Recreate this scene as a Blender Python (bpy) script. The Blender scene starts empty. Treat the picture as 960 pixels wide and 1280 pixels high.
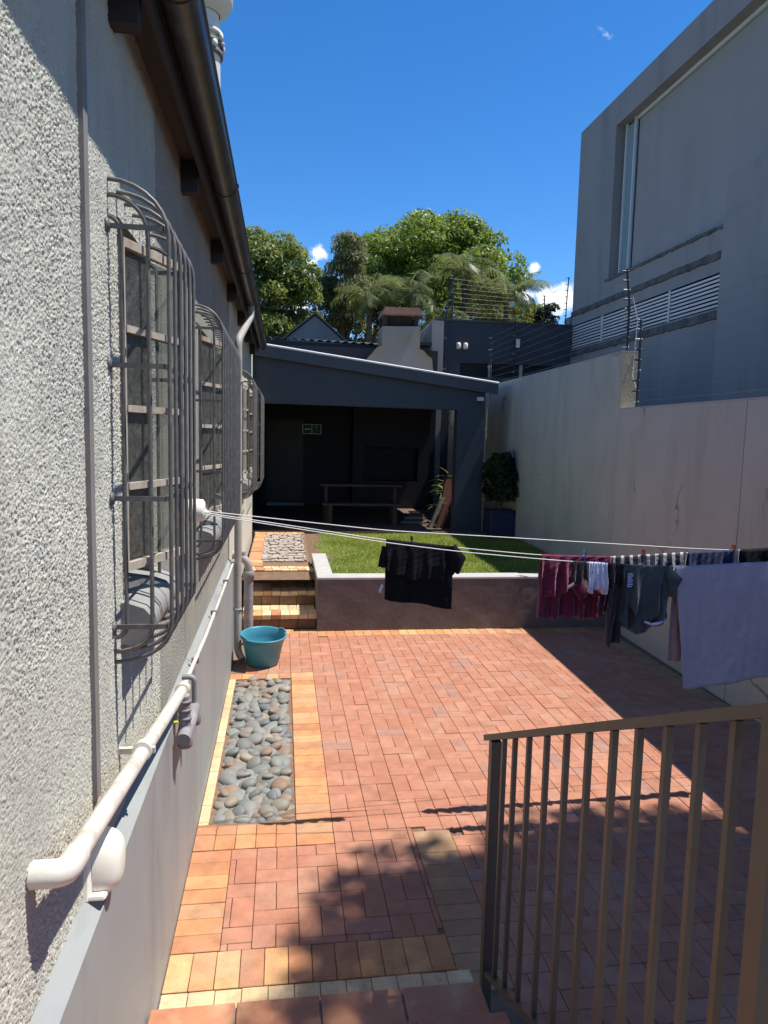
import bpy, math, random
import numpy as np
from mathutils import Vector, Matrix, Quaternion

random.seed(7)
rng = np.random.default_rng(7)
SC = bpy.context.scene
COL = SC.collection
R = math.radians

# ---------------------------------------------------------------- camera
def cam_axes(pitch, yaw, roll):
    F = Vector((math.sin(yaw)*math.cos(pitch), math.cos(yaw)*math.cos(pitch), -math.sin(pitch)))
    R0 = Vector((math.cos(yaw), -math.sin(yaw), 0)); U0 = R0.cross(F)
    Rr = math.cos(roll)*R0 + math.sin(roll)*U0
    Uu = math.cos(roll)*U0 - math.sin(roll)*R0
    return Rr, Uu, F
cr, cu, cf = cam_axes(R(6.188), R(8.184), R(1.352))
cam = bpy.data.cameras.new('camera'); camo = bpy.data.objects.new('camera', cam); COL.objects.link(camo)
cam.sensor_fit = 'VERTICAL'; cam.sensor_height = 36; cam.sensor_width = 27
cam.lens = 890/1280*36; cam.clip_start = .05; cam.clip_end = 3000
M4 = Matrix.Identity(4)
for i in range(3):
    M4[i][0] = cr[i]; M4[i][1] = cu[i]; M4[i][2] = -cf[i]
M4[0][3], M4[1][3], M4[2][3] = 0, 0, 2.4
camo.matrix_world = M4
SC.camera = camo

# ---------------------------------------------------------------- sky and sun
SUN = Vector((.42, -.035, 1)).normalized()
W = bpy.data.worlds.new('World'); SC.world = W; W.use_nodes = True
nt = W.node_tree; nt.nodes.clear()
out = nt.nodes.new('ShaderNodeOutputWorld'); bg = nt.nodes.new('ShaderNodeBackground')
sky = nt.nodes.new('ShaderNodeTexSky'); sky.sky_type = 'NISHITA'; sky.sun_disc = False
sky.sun_elevation = math.asin(SUN.z); sky.sun_rotation = math.atan2(SUN.x, SUN.y)
sky.altitude = 1700; sky.air_density = 1.0; sky.dust_density = .25; sky.ozone_density = 4.0
bg.inputs['Strength'].default_value = .10
# small fair-weather clouds, fixed in the sky by direction
tc = nt.nodes.new('ShaderNodeTexCoord')
nz = nt.nodes.new('ShaderNodeTexNoise'); nz.inputs['Scale'].default_value = 30; nz.inputs['Detail'].default_value = 9
nz.inputs['Roughness'].default_value = .62
nt.links.new(tc.outputs['Generated'], nz.inputs['Vector'])
def mathn(op, a=None, b=None, va=0., vb=0.):
    n = nt.nodes.new('ShaderNodeMath'); n.operation = op
    n.inputs[0].default_value = va; n.inputs[1].default_value = vb
    if a is not None: nt.links.new(a, n.inputs[0])
    if b is not None: nt.links.new(b, n.inputs[1])
    return n.outputs[0]
total = None
CLOUDS = [((.047,.971,.236), .022, 1.0), ((.037,.975,.219), .020, .9), ((.323,.919,.221), .016, 1.0), ((.314,.930,.186), .020, .9), ((.345,.924,.176), .03, .95), ((.365,.914,.180), .028, .95),
          ((.359,.815,.456), .024, .52), ((.343,.823,.450), .020, .46), ((-.036,.941,.336), .008, .3), ((.30,.945,.12), .06, .8), ((.02,.99,.15), .05, .8),
          ((.8,.55,.22), .09, .9), ((-.7,.66,.25), .10, .9), ((-.5,-.8,.3), .12, .9), ((.5,-.8,.26), .10, .9)]
for d, rad, amp in CLOUDS:
    vd = nt.nodes.new('ShaderNodeVectorMath'); vd.operation = 'DISTANCE'
    nt.links.new(tc.outputs['Generated'], vd.inputs[0]); vd.inputs[1].default_value = Vector(d).normalized()
    fall = mathn('MULTIPLY', mathn('MAXIMUM', mathn('SUBTRACT', None, mathn('DIVIDE', vd.outputs['Value'], None, 0, rad), va=1.0), None, 0, 0.0), None, 0, amp)
    total = fall if total is None else mathn('MAXIMUM', total, fall)
mask = mathn('ADD', total, mathn('MULTIPLY', mathn('SUBTRACT', nz.outputs['Fac'], None, 0, .5), None, 0, 1.9))
gate = mathn('GREATER_THAN', total, None, 0, 0.001)
mr = nt.nodes.new('ShaderNodeMapRange'); mr.interpolation_type = 'SMOOTHSTEP'
mr.inputs['From Min'].default_value = .30; mr.inputs['From Max'].default_value = .75
nt.links.new(mathn('MULTIPLY', mask, gate), mr.inputs['Value'])
mix = nt.nodes.new('ShaderNodeMix'); mix.data_type = 'RGBA'
nt.links.new(mr.outputs['Result'], mix.inputs['Factor'])
hs_ = nt.nodes.new('ShaderNodeHueSaturation'); hs_.inputs['Saturation'].default_value = 1.29; hs_.inputs['Value'].default_value = 1.32; hs_.inputs['Hue'].default_value = .503
nt.links.new(sky.outputs['Color'], hs_.inputs['Color']); nt.links.new(hs_.outputs[0], mix.inputs[6]); mix.inputs[7].default_value = (8.4, 8.6, 9.0, 1)
nt.links.new(mix.outputs[2], bg.inputs['Color']); nt.links.new(bg.outputs[0], out.inputs[0])

sl = bpy.data.lights.new('sun', 'SUN'); so = bpy.data.objects.new('sun', sl); COL.objects.link(so)
sl.energy = 5.0; sl.angle = R(.5); sl.color = (1, .955, .88)
so.rotation_euler = SUN.to_track_quat('Z', 'Y').to_euler(); so.location = (6, -2, 14)
SC.view_settings.view_transform = 'Standard'; SC.view_settings.look = 'None'
SC.view_settings.exposure = .58; SC.view_settings.gamma = 1
SC.cycles.max_bounces = 8; SC.cycles.diffuse_bounces = 4; SC.cycles.transparent_max_bounces = 8
SC.cycles.use_denoising = True

# ---------------------------------------------------------------- helpers
class MB:
    """collects shapes for one mesh"""
    def __init__(s): s.v = []; s.f = []; s.sm = []
    def add(s, v, f, smooth=False):
        b = len(s.v); s.v += [tuple(p) for p in v]; s.f += [tuple(i+b for i in q) for q in f]; s.sm += [smooth]*len(f); return s
    def box(s, x0, x1, y0, y1, z0, z1):
        v = [(x0,y0,z0),(x1,y0,z0),(x1,y1,z0),(x0,y1,z0),(x0,y0,z1),(x1,y0,z1),(x1,y1,z1),(x0,y1,z1)]
        return s.add(v, [(0,3,2,1),(4,5,6,7),(0,1,5,4),(1,2,6,5),(2,3,7,6),(3,0,4,7)])
    def cbox(s, x0, x1, y0, y1, z0, z1, c=.004):
        """box with chamfered edges along the top and the uprights"""
        def ring(d, z): return [(x0+d,y0+c+d*0,z),(x0+c,y0+d,z),(x1-c,y0+d,z),(x1-d,y0+c,z),(x1-d,y1-c,z),(x1-c,y1-d,z),(x0+c,y1-d,z),(x0+d,y1-c,z)]
        v = ring(0, z0) + ring(0, z1-c) + ring(c*.9, z1)
        f = [tuple(reversed(range(8))), tuple(range(16, 24))]
        for k in (0, 8): f += [(k+i, k+(i+1) % 8, k+8+(i+1) % 8, k+8+i) for i in range(8)]
        return s.add(v, f)
    def obox(s, o, ax, ay, az):
        """box from a corner and three edge vectors"""
        o, ax, ay, az = map(Vector, (o, ax, ay, az))
        v = [o, o+ax, o+ax+ay, o+ay, o+az, o+ax+az, o+ax+ay+az, o+ay+az]
        return s.add(v, [(0,3,2,1),(4,5,6,7),(0,1,5,4),(1,2,6,5),(2,3,7,6),(3,0,4,7)])
    def bar(s, a, b, w, h, up=(0,0,1)):
        """square bar from a to b"""
        a, b = Vector(a), Vector(b); d = (b-a); u = Vector(up)
        sd = d.cross(u)
        if sd.length < 1e-6: sd = d.cross(Vector((1,0,0)))
        sd.normalize(); u = sd.cross(d).normalized()
        return s.obox(a - sd*w/2 - u*h/2, sd*w, d, u*h)
    def tube(s, pts, r, n=8, cap=True, smooth=True):
        pts = [Vector(p) for p in pts]; rr = r if hasattr(r, '__len__') else [r]*len(pts)
        ref = None; v = []; f = []
        for i, p in enumerate(pts):
            t = (pts[min(i+1, len(pts)-1)] - pts[max(i-1, 0)]).normalized()
            if ref is None:
                ref = t.orthogonal().normalized()
            ref = (ref - t*ref.dot(t)).normalized(); bi = t.cross(ref)
            for k in range(n):
                a = 2*math.pi*k/n; v.append(p + (ref*math.cos(a) + bi*math.sin(a))*rr[i])
        for i in range(len(pts)-1):
            for k in range(n):
                f.append((i*n+k, i*n+(k+1) % n, (i+1)*n+(k+1) % n, (i+1)*n+k))
        s.add(v, f, smooth)
        if cap:
            s.add(v[:n], [tuple(reversed(range(n)))]); s.add(v[-n:], [tuple(range(n))])
        return s
    def lathe(s, prof, c=(0,0,0), n=24, axis='Z', fn=None):
        v = []; f = []; c = Vector(c)
        for r_, h in prof:
            for k in range(n):
                a = 2*math.pi*k/n; q = r_*(fn(a, h) if fn else 1)
                p = (q*math.cos(a), q*math.sin(a), h)
                if axis == 'X': p = (h, q*math.cos(a), q*math.sin(a))
                if axis == 'Y': p = (q*math.sin(a), h, q*math.cos(a))
                v.append(c + Vector(p))
        for i in range(len(prof)-1):
            for k in range(n): f.append((i*n+k, i*n+(k+1) % n, (i+1)*n+(k+1) % n, (i+1)*n+k))
        return s.add(v, f, True)
    def prism(s, poly, y0, y1):
        """polygon in XZ (counter-clockwise from the front) pushed along Y"""
        n = len(poly); v = [(x, y0, z) for x, z in poly] + [(x, y1, z) for x, z in poly]
        f = [tuple(range(n)), tuple(reversed(range(n, 2*n)))]
        f += [((i+1) % n, i, n+i, n+(i+1) % n) for i in range(n)]
        return s.add(v, f)
    def mesh(s, name):
        me = bpy.data.meshes.new(name); me.from_pydata(s.v, [], s.f); me.update()
        me.polygons.foreach_set('use_smooth', s.sm); return me

def setp(o, label=None, cat=None, group=None, kind=None):
    if label: o['label'] = label
    if cat: o['category'] = cat
    if group: o['group'] = group
    if kind: o['kind'] = kind
    return o
def obj(name, mb, m, parent=None, loc=None, **k):
    me = mb.mesh(name) if isinstance(mb, MB) else mb
    if m is not None and not len(me.materials): me.materials.append(m)
    o = bpy.data.objects.new(name, me); COL.objects.link(o)
    if parent is not None: o.parent = parent
    if loc is not None: o.location = loc
    return setp(o, **k)
def thing(name, label, cat, loc=(0,0,0), group=None, parent=None):
    o = bpy.data.objects.new(name, None); COL.objects.link(o); o.location = loc; o.empty_display_size = .1
    if parent is not None: o.parent = parent; return o
    return setp(o, label, cat, group)
def part_empty(name, parent):
    o = bpy.data.objects.new(name, None); COL.objects.link(o); o.empty_display_size = .1; o.parent = parent; return o

# ---------------------------------------------------------------- materials
def nodes(name):
    m = bpy.data.materials.new(name); m.use_nodes = True
    t = m.node_tree; b = t.nodes['Principled BSDF']; return m, t, b
def ramp(t, stops, src):
    n = t.nodes.new('ShaderNodeValToRGB'); e = n.color_ramp.elements
    while len(e) < len(stops): e.new(.5)
    for i, (p, c) in enumerate(stops): e[i].position = p; e[i].color = (*c, 1)
    t.links.new(src, n.inputs[0]); return n.outputs[0]
def noise(t, vec, scale, detail=4, rough=.55, out='Fac'):
    n = t.nodes.new('ShaderNodeTexNoise'); n.inputs['Scale'].default_value = scale
    n.inputs['Detail'].default_value = detail; n.inputs['Roughness'].default_value = rough
    t.links.new(vec, n.inputs['Vector']); return n.outputs[out]
def mixc(t, fac, a, b, mode='MIX'):
    n = t.nodes.new('ShaderNodeMix'); n.data_type = 'RGBA'; n.blend_type = mode
    for s_, i in ((fac, 0), (a, 6), (b, 7)):
        if hasattr(s_, 'links') or hasattr(s_, 'is_linked'): t.links.new(s_, n.inputs[i])
        else: n.inputs[i].default_value = s_ if i == 0 else (*s_, 1)
    return n.outputs[2]
def bump(t, b, h, strength, dist):
    n = t.nodes.new('ShaderNodeBump'); n.inputs['Strength'].default_value = strength; n.inputs['Distance'].default_value = dist
    t.links.new(h, n.inputs['Height'])
    t.links.new(n.outputs[0], b.inputs['Normal']); return n
def coord(t, kind='Object'):
    n = t.nodes.new('ShaderNodeTexCoord'); return n.outputs[kind]
def geo_pos(t):
    n = t.nodes.new('ShaderNodeNewGeometry'); return n.outputs['Position']
def mat(name, c1, c2=None, scale=3., rough=.7, bstr=.25, bscale=60., bdist=.004, metal=0., stain=None, stain_scale=1.2, spec=.4, world=True, stretch=None):
    m, t, b = nodes(name); v = geo_pos(t) if world else coord(t)
    if stretch:
        mp = t.nodes.new('ShaderNodeMapping'); mp.inputs['Scale'].default_value = stretch; t.links.new(v, mp.inputs[0]); vs = mp.outputs[0]
    else: vs = v
    c2 = c2 or tuple(x*.75 for x in c1)
    col = ramp(t, [(.3, c2), (.7, c1)], noise(t, v, scale, 6, .6))
    if stain:
        col = mixc(t, ramp(t, [(.5, (0,0,0)), (.72, (1,1,1))], noise(t, vs, stain_scale, 7, .65)), col, stain)
    t.links.new(col, b.inputs['Base Color'])
    b.inputs['Roughness'].default_value = rough; b.inputs['Metallic'].default_value = metal
    b.inputs['Specular IOR Level'].default_value = spec
    if bstr: bump(t, b, noise(t, v, bscale, 4, .6), bstr, bdist)
    return m

def paver_mat(name, stops, attr):
    m, t, b = nodes(name); v = geo_pos(t)
    if attr:
        n = t.nodes.new('ShaderNodeAttribute'); n.attribute_name = 'rnd'; rs = n.outputs['Fac']
    else:
        n = t.nodes.new('ShaderNodeObjectInfo'); rs = n.outputs['Random']
    col = ramp(t, stops, rs)
    col = mixc(t, ramp(t, [(.35, (0,0,0)), (.75, (.55,.55,.55))], noise(t, v, 9, 6, .65)), col, (.17,.085,.055))
    col = mixc(t, ramp(t, [(.50, (0,0,0)), (.78, (.6,.6,.6))], noise(t, v, 2.2, 6, .65)), col, (.44,.29,.205))
    col = mixc(t, ramp(t, [(.60, (0,0,0)), (.70, (.5,.5,.5))], noise(t, v, 150, 2, .5)), col, (.16,.08,.06))
    # pale mortar and lime bloom marks
    col = mixc(t, ramp(t, [(.66, (0,0,0)), (.74, (.6,.6,.6))], noise(t, v, 34, 5, .7)), col, (.55,.42,.33))
    t.links.new(col, b.inputs['Base Color']); b.inputs['Roughness'].default_value = .78; b.inputs['Specular IOR Level'].default_value = .25
    bump(t, b, noise(t, v, 220, 4, .7), .35, .002); return m
RED = [(0, (.375,.158,.098)), (.25, (.44,.192,.118)), (.55, (.405,.175,.108)), (.8, (.46,.212,.132)), (.95, (.41,.20,.14)), (1, (.34,.19,.15))]
CREAM = [(0, (.56,.27,.115)), (.22, (.60,.33,.14)), (.42, (.47,.20,.095)), (.6, (.55,.25,.11)), (.8, (.63,.39,.18)), (.92, (.42,.18,.095)), (1, (.50,.30,.16))]
PALE = [(0, (.66,.49,.27)), (.5, (.70,.55,.34)), (1, (.60,.44,.24))]
SHADE_CREAM = [(0, (.38,.225,.12)), (.5, (.42,.26,.14)), (1, (.35,.175,.095))]  # cream pavers again, darkened for the shade they lie in
SHADE_RISER = [(0, (.15,.095,.055)), (.5, (.19,.12,.07)), (1, (.12,.075,.045))]  # riser browns darkened to carry the shade on the step faces
PM = {k: (paver_mat(k+'_clay_paver', s, False), paver_mat(k+'_clay_paver_field', s, True)) for k, s in (('red', RED), ('cream', CREAM), ('pale', PALE), ('shaded_cream', SHADE_CREAM), ('shaded_riser', SHADE_RISER))}

def stucco_mat():
    m, t, b = nodes('rough_cast_stucco'); v = geo_pos(t)
    n1 = noise(t, v, 100, 3, .6); n2 = noise(t, v, 300, 2, .5)
    col = ramp(t, [(.25, (.44,.43,.37)), (.6, (.56,.55,.475))], noise(t, v, 2.1, 5, .6))
    t.links.new(col, b.inputs['Base Color']); b.inputs['Roughness'].default_value = .9; b.inputs['Specular IOR Level'].default_value = .2
    h = t.nodes.new('ShaderNodeMath'); h.operation = 'MULTIPLY_ADD'; t.links.new(n2, h.inputs[0]); h.inputs[1].default_value = .3; t.links.new(n1, h.inputs[2])
    mr_ = t.nodes.new('ShaderNodeMapRange'); t.links.new(h.outputs[0], mr_.inputs['Value'])
    mr_.inputs['From Min'].default_value = .42; mr_.inputs['From Max'].default_value = .95
    bump(t, b, mr_.outputs[0], 1.0, .022); return m
MAT = {}
MAT['stucco'] = stucco_mat()
MAT['stucco_near'] = mat('rough_cast_paint', (.54,.53,.455), (.44,.43,.365), 2.1, .9, .6, 240, .004, spec=.2, stain=(.40,.385,.34), stain_scale=1.6, stretch=(2.2,2.2,.5))
MAT['plinth'] = mat('plinth_grey_paint', (.30,.318,.315), (.265,.28,.278), 1.4, .55, .10, 40, .003, stain=(.22,.22,.225), stretch=(6,1.2,.35), stain_scale=2)
MAT['smooth_wall'] = mat('painted_plaster_cream', (.60,.58,.50), (.55,.53,.46), 3, .8, .15, 70, .003)
MAT['eave'] = mat('eave_timber_dark', (.030,.030,.032), (.022,.022,.024), 8, .7, .1)
MAT['soffit'] = mat('soffit_board', (.055,.055,.054), (.04,.04,.04), 6, .8, .1)
MAT['gutter'] = mat('gutter_bronze_paint', (.048,.051,.055), (.034,.036,.039), 9, .32, .08, 30, stain=(.12,.11,.10), stain_scale=5, spec=.5)
MAT['grille'] = mat('grille_grey_paint', (.125,.125,.125), (.09,.09,.092), 14, .45, .12, 120, .001, stain=(.20,.18,.16), stain_scale=20)
MAT['sash'] = mat('steel_sash_beige_paint', (.47,.42,.34), (.36,.31,.25), 12, .6, .2, 90, stain=(.27,.19,.13), stain_scale=14)
MAT['sill'] = mat('sill_tile_grey_paint', (.30,.30,.285), (.22,.22,.21), 12, .5, .12, 60)
MAT['pvc'] = mat('white_pvc_aged', (.64,.62,.56), (.53,.50,.44), 7, .45, .08, 60, stain=(.36,.32,.26), stain_scale=7)
MAT['white_plastic'] = mat('white_plastic_housing', (.78,.75,.66), (.70,.66,.56), 9, .35, .03)
MAT['pvc_grey'] = mat('grey_pvc_pipe', (.27,.255,.265), (.20,.19,.20), 9, .5, .06, stain=(.36,.34,.32), stain_scale=8)
MAT['dp'] = mat('downpipe_beige_paint', (.36,.335,.30), (.29,.27,.24), 6, .55, .08)
MAT['trunk'] = mat('cable_trunking_grey', (.24,.225,.21), (.19,.18,.17), 6, .6, .08)
MAT['joint'] = mat('jointing_sand', (.24,.15,.095), (.13,.08,.055), 30, .95, .4, 150)
MAT['soil'] = mat('bare_soil', (.20,.12,.075), (.11,.065,.04), 12, .95, .6, 60, .01)
MAT['bed'] = mat('bed_grit', (.085,.08,.07), (.04,.037,.033), 40, .95, .7, 120, .006)
MAT['ground'] = mat('dry_earth', (.16,.13,.08), (.09,.09,.045), .5, .95, .3, 8)
MAT['boundary'] = mat('boundary_wall_plaster', (.445,.45,.405), (.39,.395,.355), 1.6, .85, .3, 35, .004, stain=(.34,.343,.31), stain_scale=2.0, stretch=(1.3,1.3,.35))
def add_cracks(m, sc, col):
    t = m.node_tree; b = t.nodes['Principled BSDF']; v = geo_pos(t); src = b.inputs['Base Color'].links[0].from_socket
    nn = t.nodes.new('ShaderNodeTexNoise'); nn.inputs['Scale'].default_value = 1.7; nn.inputs['Detail'].default_value = 8; t.links.new(v, nn.inputs['Vector'])
    ad = t.nodes.new('ShaderNodeVectorMath'); ad.operation = 'MULTIPLY_ADD'; t.links.new(nn.outputs['Color'], ad.inputs[0]); ad.inputs[1].default_value = (.0,.9,.9); t.links.new(v, ad.inputs[2])
    vo = t.nodes.new('ShaderNodeTexVoronoi'); vo.feature = 'DISTANCE_TO_EDGE'; vo.inputs['Scale'].default_value = sc; t.links.new(ad.outputs[0], vo.inputs['Vector'])
    e = ramp(t, [(0, (1,1,1)), (.006, (.6,.6,.6)), (.012, (0,0,0))], vo.outputs['Distance'])
    mk = ramp(t, [(.50, (0,0,0)), (.60, (1,1,1))], noise(t, v, .8, 2, .5))
    f_ = mixc(t, 1.0, e, mk, 'MULTIPLY'); t.links.new(mixc(t, f_, src, col), b.inputs['Base Color'])
add_cracks(MAT['boundary'], .55, (.15,.14,.125))
MAT['raw_plaster'] = mat('boundary_wall_raw_end', (.40,.35,.25), (.26,.225,.16), 6, .9, .6, 30, .012)
MAT['ret'] = mat('retaining_wall_plum_paint', (.125,.106,.104), (.10,.086,.086), 3, .6, .4, 16, .010, stain=(.155,.137,.130), stain_scale=2.2)
MAT['coping'] = mat('retaining_wall_coping_grey', (.43,.42,.40), (.36,.35,.335), 6, .75, .2, 60)
MAT['navy'] = mat('charcoal_blue_paint', (.044,.053,.070), (.037,.045,.060), 1.5, .55, .08, 40)
MAT['navy_light'] = mat('slate_fascia_paint', (.060,.064,.072), (.05,.054,.06), 3, .45, .06)
MAT['roof_white'] = mat('pale_roof_sheet', (.62,.62,.60), (.5,.5,.48), 3, .4, .05)
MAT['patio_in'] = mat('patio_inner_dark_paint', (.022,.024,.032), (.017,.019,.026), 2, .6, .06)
MAT['door'] = mat('dark_brown_door', (.045,.034,.027), (.03,.022,.018), 4, .45, .1, 12, stretch=(8,8,1))
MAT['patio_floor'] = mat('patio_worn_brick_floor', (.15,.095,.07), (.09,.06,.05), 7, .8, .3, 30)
MAT['wood'] = mat('weathered_timber', (.10,.062,.038), (.06,.038,.025), 9, .7, .25, 25)
MAT['wood_red'] = mat('reddish_timber', (.16,.065,.042), (.09,.04,.03), 9, .6, .25, 25)
MAT['wood_pale'] = mat('grey_board', (.30,.26,.22), (.2,.17,.15), 9, .7, .2, 25)
MAT['bld'] = mat('neighbour_grey_plaster', (.262,.258,.255), (.225,.222,.222), .5, .85, .25, 10, .006, stain=(.19,.186,.182), stain_scale=1.1, stretch=(1.6,1.6,.22))
MAT['bld_rec'] = mat('neighbour_recess_plaster', (.285,.28,.272), (.255,.25,.245), .5, .85, .15, 10, stain=(.235,.23,.225), stain_scale=.8, stretch=(1.2,1.2,.2))
MAT['bld_dirty'] = mat('weathered_ledge', (.15,.147,.14), (.045,.043,.041), 3.2, .95, .5, 14, .01)
MAT['louvre'] = mat('pale_louvre_slat', (.62,.60,.60), (.55,.53,.53), 4, .5, .03)
MAT['dark'] = mat('dark_void', (.012,.013,.016), (.010,.011,.013), 3, .5, 0)
MAT['win_frame'] = mat('aluminium_window_frame', (.52,.58,.60), (.47,.53,.55), 4, .35, .02)
MAT['chim'] = mat('chimney_grey_plaster', (.20,.197,.188), (.165,.16,.155), 1.5, .85, .2, 20, stain=(.20,.155,.075), stain_scale=1.2)
MAT['copper'] = mat('rusty_chimney_cap', (.30,.15,.10), (.18,.10,.075), 6, .6, .2)
MAT['flue_dark'] = mat('dark_flue_brick', (.03,.026,.024), None, 9, .9, .2)
MAT['pillar_pale'] = mat('pale_pillar_plaster', (.36,.35,.33), (.30,.29,.27), 2, .85, .15)
MAT['corr'] = mat('corrugated_sheet_grey', (.10,.105,.115), (.075,.08,.09), 3, .5, .1)
MAT['rail'] = mat('railing_taupe_paint', (.105,.092,.079), (.085,.074,.064), 9, .45, .12, 80, .001, stain=(.10,.07,.055), stain_scale=15)
MAT['tile'] = mat('terracotta_step_tile', (.46,.205,.105), (.33,.135,.075), 5, .5, .12, 50, stain=(.50,.29,.17), stain_scale=6)
MAT['grout'] = mat('pale_grout', (.38,.36,.33), (.30,.28,.25), 20, .9, .2)
MAT['tub'] = mat('blue_plastic_tub', (.055,.25,.33), (.045,.21,.285), 4, .35, .04, stain=(.10,.24,.30), stain_scale=5)
MAT['rope'] = mat('white_washing_line', (.78,.76,.72), (.68,.66,.62), 30, .6, .1)
MAT['wire'] = mat('galvanised_wire', (.15,.15,.155), (.11,.11,.115), 9, .4, 0, metal=.3)
MAT['pole'] = mat('black_fence_pole', (.025,.025,.028), (.018,.018,.02), 9, .4, .05)
MAT['insul'] = mat('pale_insulator', (.45,.45,.44), None, 9, .4, 0)
MAT['planter'] = mat('navy_planter', (.026,.032,.075), (.020,.026,.06), 3, .5, .08)
MAT['bark'] = mat('tree_bark', (.15,.11,.075), (.07,.05,.035), 8, .9, .6, 20, .02)
MAT['concrete'] = mat('tower_concrete', (.52,.51,.49), (.45,.44,.42), .05, .85, 0)
MAT['tower_dark'] = mat('tower_dark_ring', (.10,.10,.11), None, .05, .7, 0)
MAT['stone'] = mat('path_flagstone', (.43,.37,.32), (.26,.22,.19), 11, .8, .3, 40)

def glass_mat():
    m, t, b = nodes('window_glass'); t.nodes.remove(b); o = t.nodes['Material Output']
    tr = t.nodes.new('ShaderNodeBsdfTransparent'); tr.inputs[0].default_value = (.72,.74,.71,1)
    gl = t.nodes.new('ShaderNodeBsdfGlossy'); gl.inputs['Roughness'].default_value = .06
    lw = t.nodes.new('ShaderNodeLayerWeight'); lw.inputs[0].default_value = .5; p4 = t.nodes.new('ShaderNodeMath'); p4.operation = 'POWER'; t.links.new(lw.outputs['Facing'], p4.inputs[0]); p4.inputs[1].default_value = 5
    fr = t.nodes.new('ShaderNodeMath'); fr.operation = 'MULTIPLY_ADD'; t.links.new(p4.outputs[0], fr.inputs[0]); fr.inputs[1].default_value = .55; fr.inputs[2].default_value = .03
    mx = t.nodes.new('ShaderNodeMixShader'); t.links.new(fr.outputs[0], mx.inputs[0]); t.links.new(tr.outputs[0], mx.inputs[1]); t.links.new(gl.outputs[0], mx.inputs[2])
    df = t.nodes.new('ShaderNodeBsdfDiffuse'); df.inputs[0].default_value = (.34,.34,.31,1)
    m2 = t.nodes.new('ShaderNodeMixShader'); t.links.new(ramp(t, [(.35, (.06,.06,.06)), (.68, (.20,.20,.20)), (.76, (.5,.5,.5))], noise(t, geo_pos(t), 38, 6, .7)), m2.inputs[0]); t.links.new(mx.outputs[0], m2.inputs[1]); t.links.new(df.outputs[0], m2.inputs[2])
    t.links.new(m2.outputs[0], o.inputs[0]); return m
MAT['glass'] = glass_mat()
def dark_glass():
    m, t, b = nodes('dark_window_pane'); b.inputs['Base Color'].default_value = (.018,.02,.022,1); b.inputs['Roughness'].default_value = .12
    b.inputs['Specular IOR Level'].default_value = .5; return m
MAT['pane'] = dark_glass()
def pale_glass():
    m, t, b = nodes('pale_blue_window_pane'); b.inputs['Base Color'].default_value = (.20,.29,.32,1); b.inputs['Roughness'].default_value = .1; return m  # even pale blue base colour
MAT['pane_pale'] = pale_glass()
def fabric(name, c1, c2=None, scale=14, stripes=None, rough=.9, sheen=.3, bstr=.4, bscale=320):
    m, t, b = nodes(name); v = coord(t)
    c2 = c2 or tuple(x*.7 for x in c1)
    col = ramp(t, [(.3, c2), (.7, c1)], noise(t, v, scale, 5, .6))
    if stripes:
        sx = t.nodes.new('ShaderNodeSeparateXYZ'); t.links.new(v, sx.inputs[0])
        w = t.nodes.new('ShaderNodeMath'); w.operation = 'MULTIPLY'; t.links.new(sx.outputs[0], w.inputs[0]); w.inputs[1].default_value = stripes[0]
        fr = t.nodes.new('ShaderNodeMath'); fr.operation = 'FRACT'; t.links.new(w.outputs[0], fr.inputs[0])
        st = t.nodes.new('ShaderNodeMath'); st.operation = 'GREATER_THAN'; t.links.new(fr.outputs[0], st.inputs[0]); st.inputs[1].default_value = stripes[2]
        col = mixc(t, st.outputs[0], col, stripes[1])
    t.links.new(col, b.inputs['Base Color']); b.inputs['Roughness'].default_value = rough; b.inputs['Specular IOR Level'].default_value = .15
    b.inputs['Sheen Weight'].default_value = sheen
    bump(t, b, noise(t, v, bscale, 3, .6), bstr, .002); return m

def leaf_mat(name, stops, trans=.45):
    m, t, b = nodes(name)
    a = t.nodes.new('ShaderNodeAttribute'); a.attribute_name = 'rnd'
    col = ramp(t, stops, a.outputs['Fac'])
    t.links.new(col, b.inputs['Base Color']); b.inputs['Roughness'].default_value = .45; b.inputs['Specular IOR Level'].default_value = .35
    tr = t.nodes.new('ShaderNodeBsdfTranslucent'); hs = t.nodes.new('ShaderNodeHueSaturation'); hs.inputs['Value'].default_value = 1.6; hs.inputs['Hue'].default_value = .485
    t.links.new(col, hs.inputs['Color']); t.links.new(hs.outputs[0], tr.inputs[0])
    mx = t.nodes.new('ShaderNodeMixShader'); mx.inputs[0].default_value = trans
    o = t.nodes['Material Output']; t.links.new(b.outputs[0], mx.inputs[1]); t.links.new(tr.outputs[0], mx.inputs[2]); t.links.new(mx.outputs[0], o.inputs[0]); return m

# ================================================================ SETTING
obj('ground', MB().add([(-400,-400,-.09),(400,-400,-.09),(400,900,-.09),(-400,900,-.09)], [(0,1,2,3)]), MAT['ground'], kind='structure')

def wx(y): return 3.932 + .033*y        # inner face of the boundary wall
WALL = -.55                              # house wall face
PL = -.50                                # plinth face

# ---------------------------------------------------------------- paving
paving = obj('paving', MB().add([(PL-.02,1.0,-.012),(wx(1.0),1.0,-.012),(wx(8.55),8.55,-.012),(PL-.02,8.55,-.012)], [(0,1,2,3)]), MAT['joint'], kind='structure')
bricks = []      # (x0,x1,y0,y1,kind)
BL, BW = .2245, .11225
def header_x(x0, x1, y0, y1, kind, w=BW, cuts=True):
    n = max(1, round((x1-x0)/w)); s_ = (x1-x0)/n
    for i in range(n): bricks.append((x0+i*s_, x0+(i+1)*s_, y0, y1, kind))
def header_y(x0, x1, y0, y1, kind, w=BW):
    n = max(1, round((y1-y0)/w)); s_ = (y1-y0)/n
    for i in range(n): bricks.append((x0, x1, y0+i*s_, y0+(i+1)*s_, kind))
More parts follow.
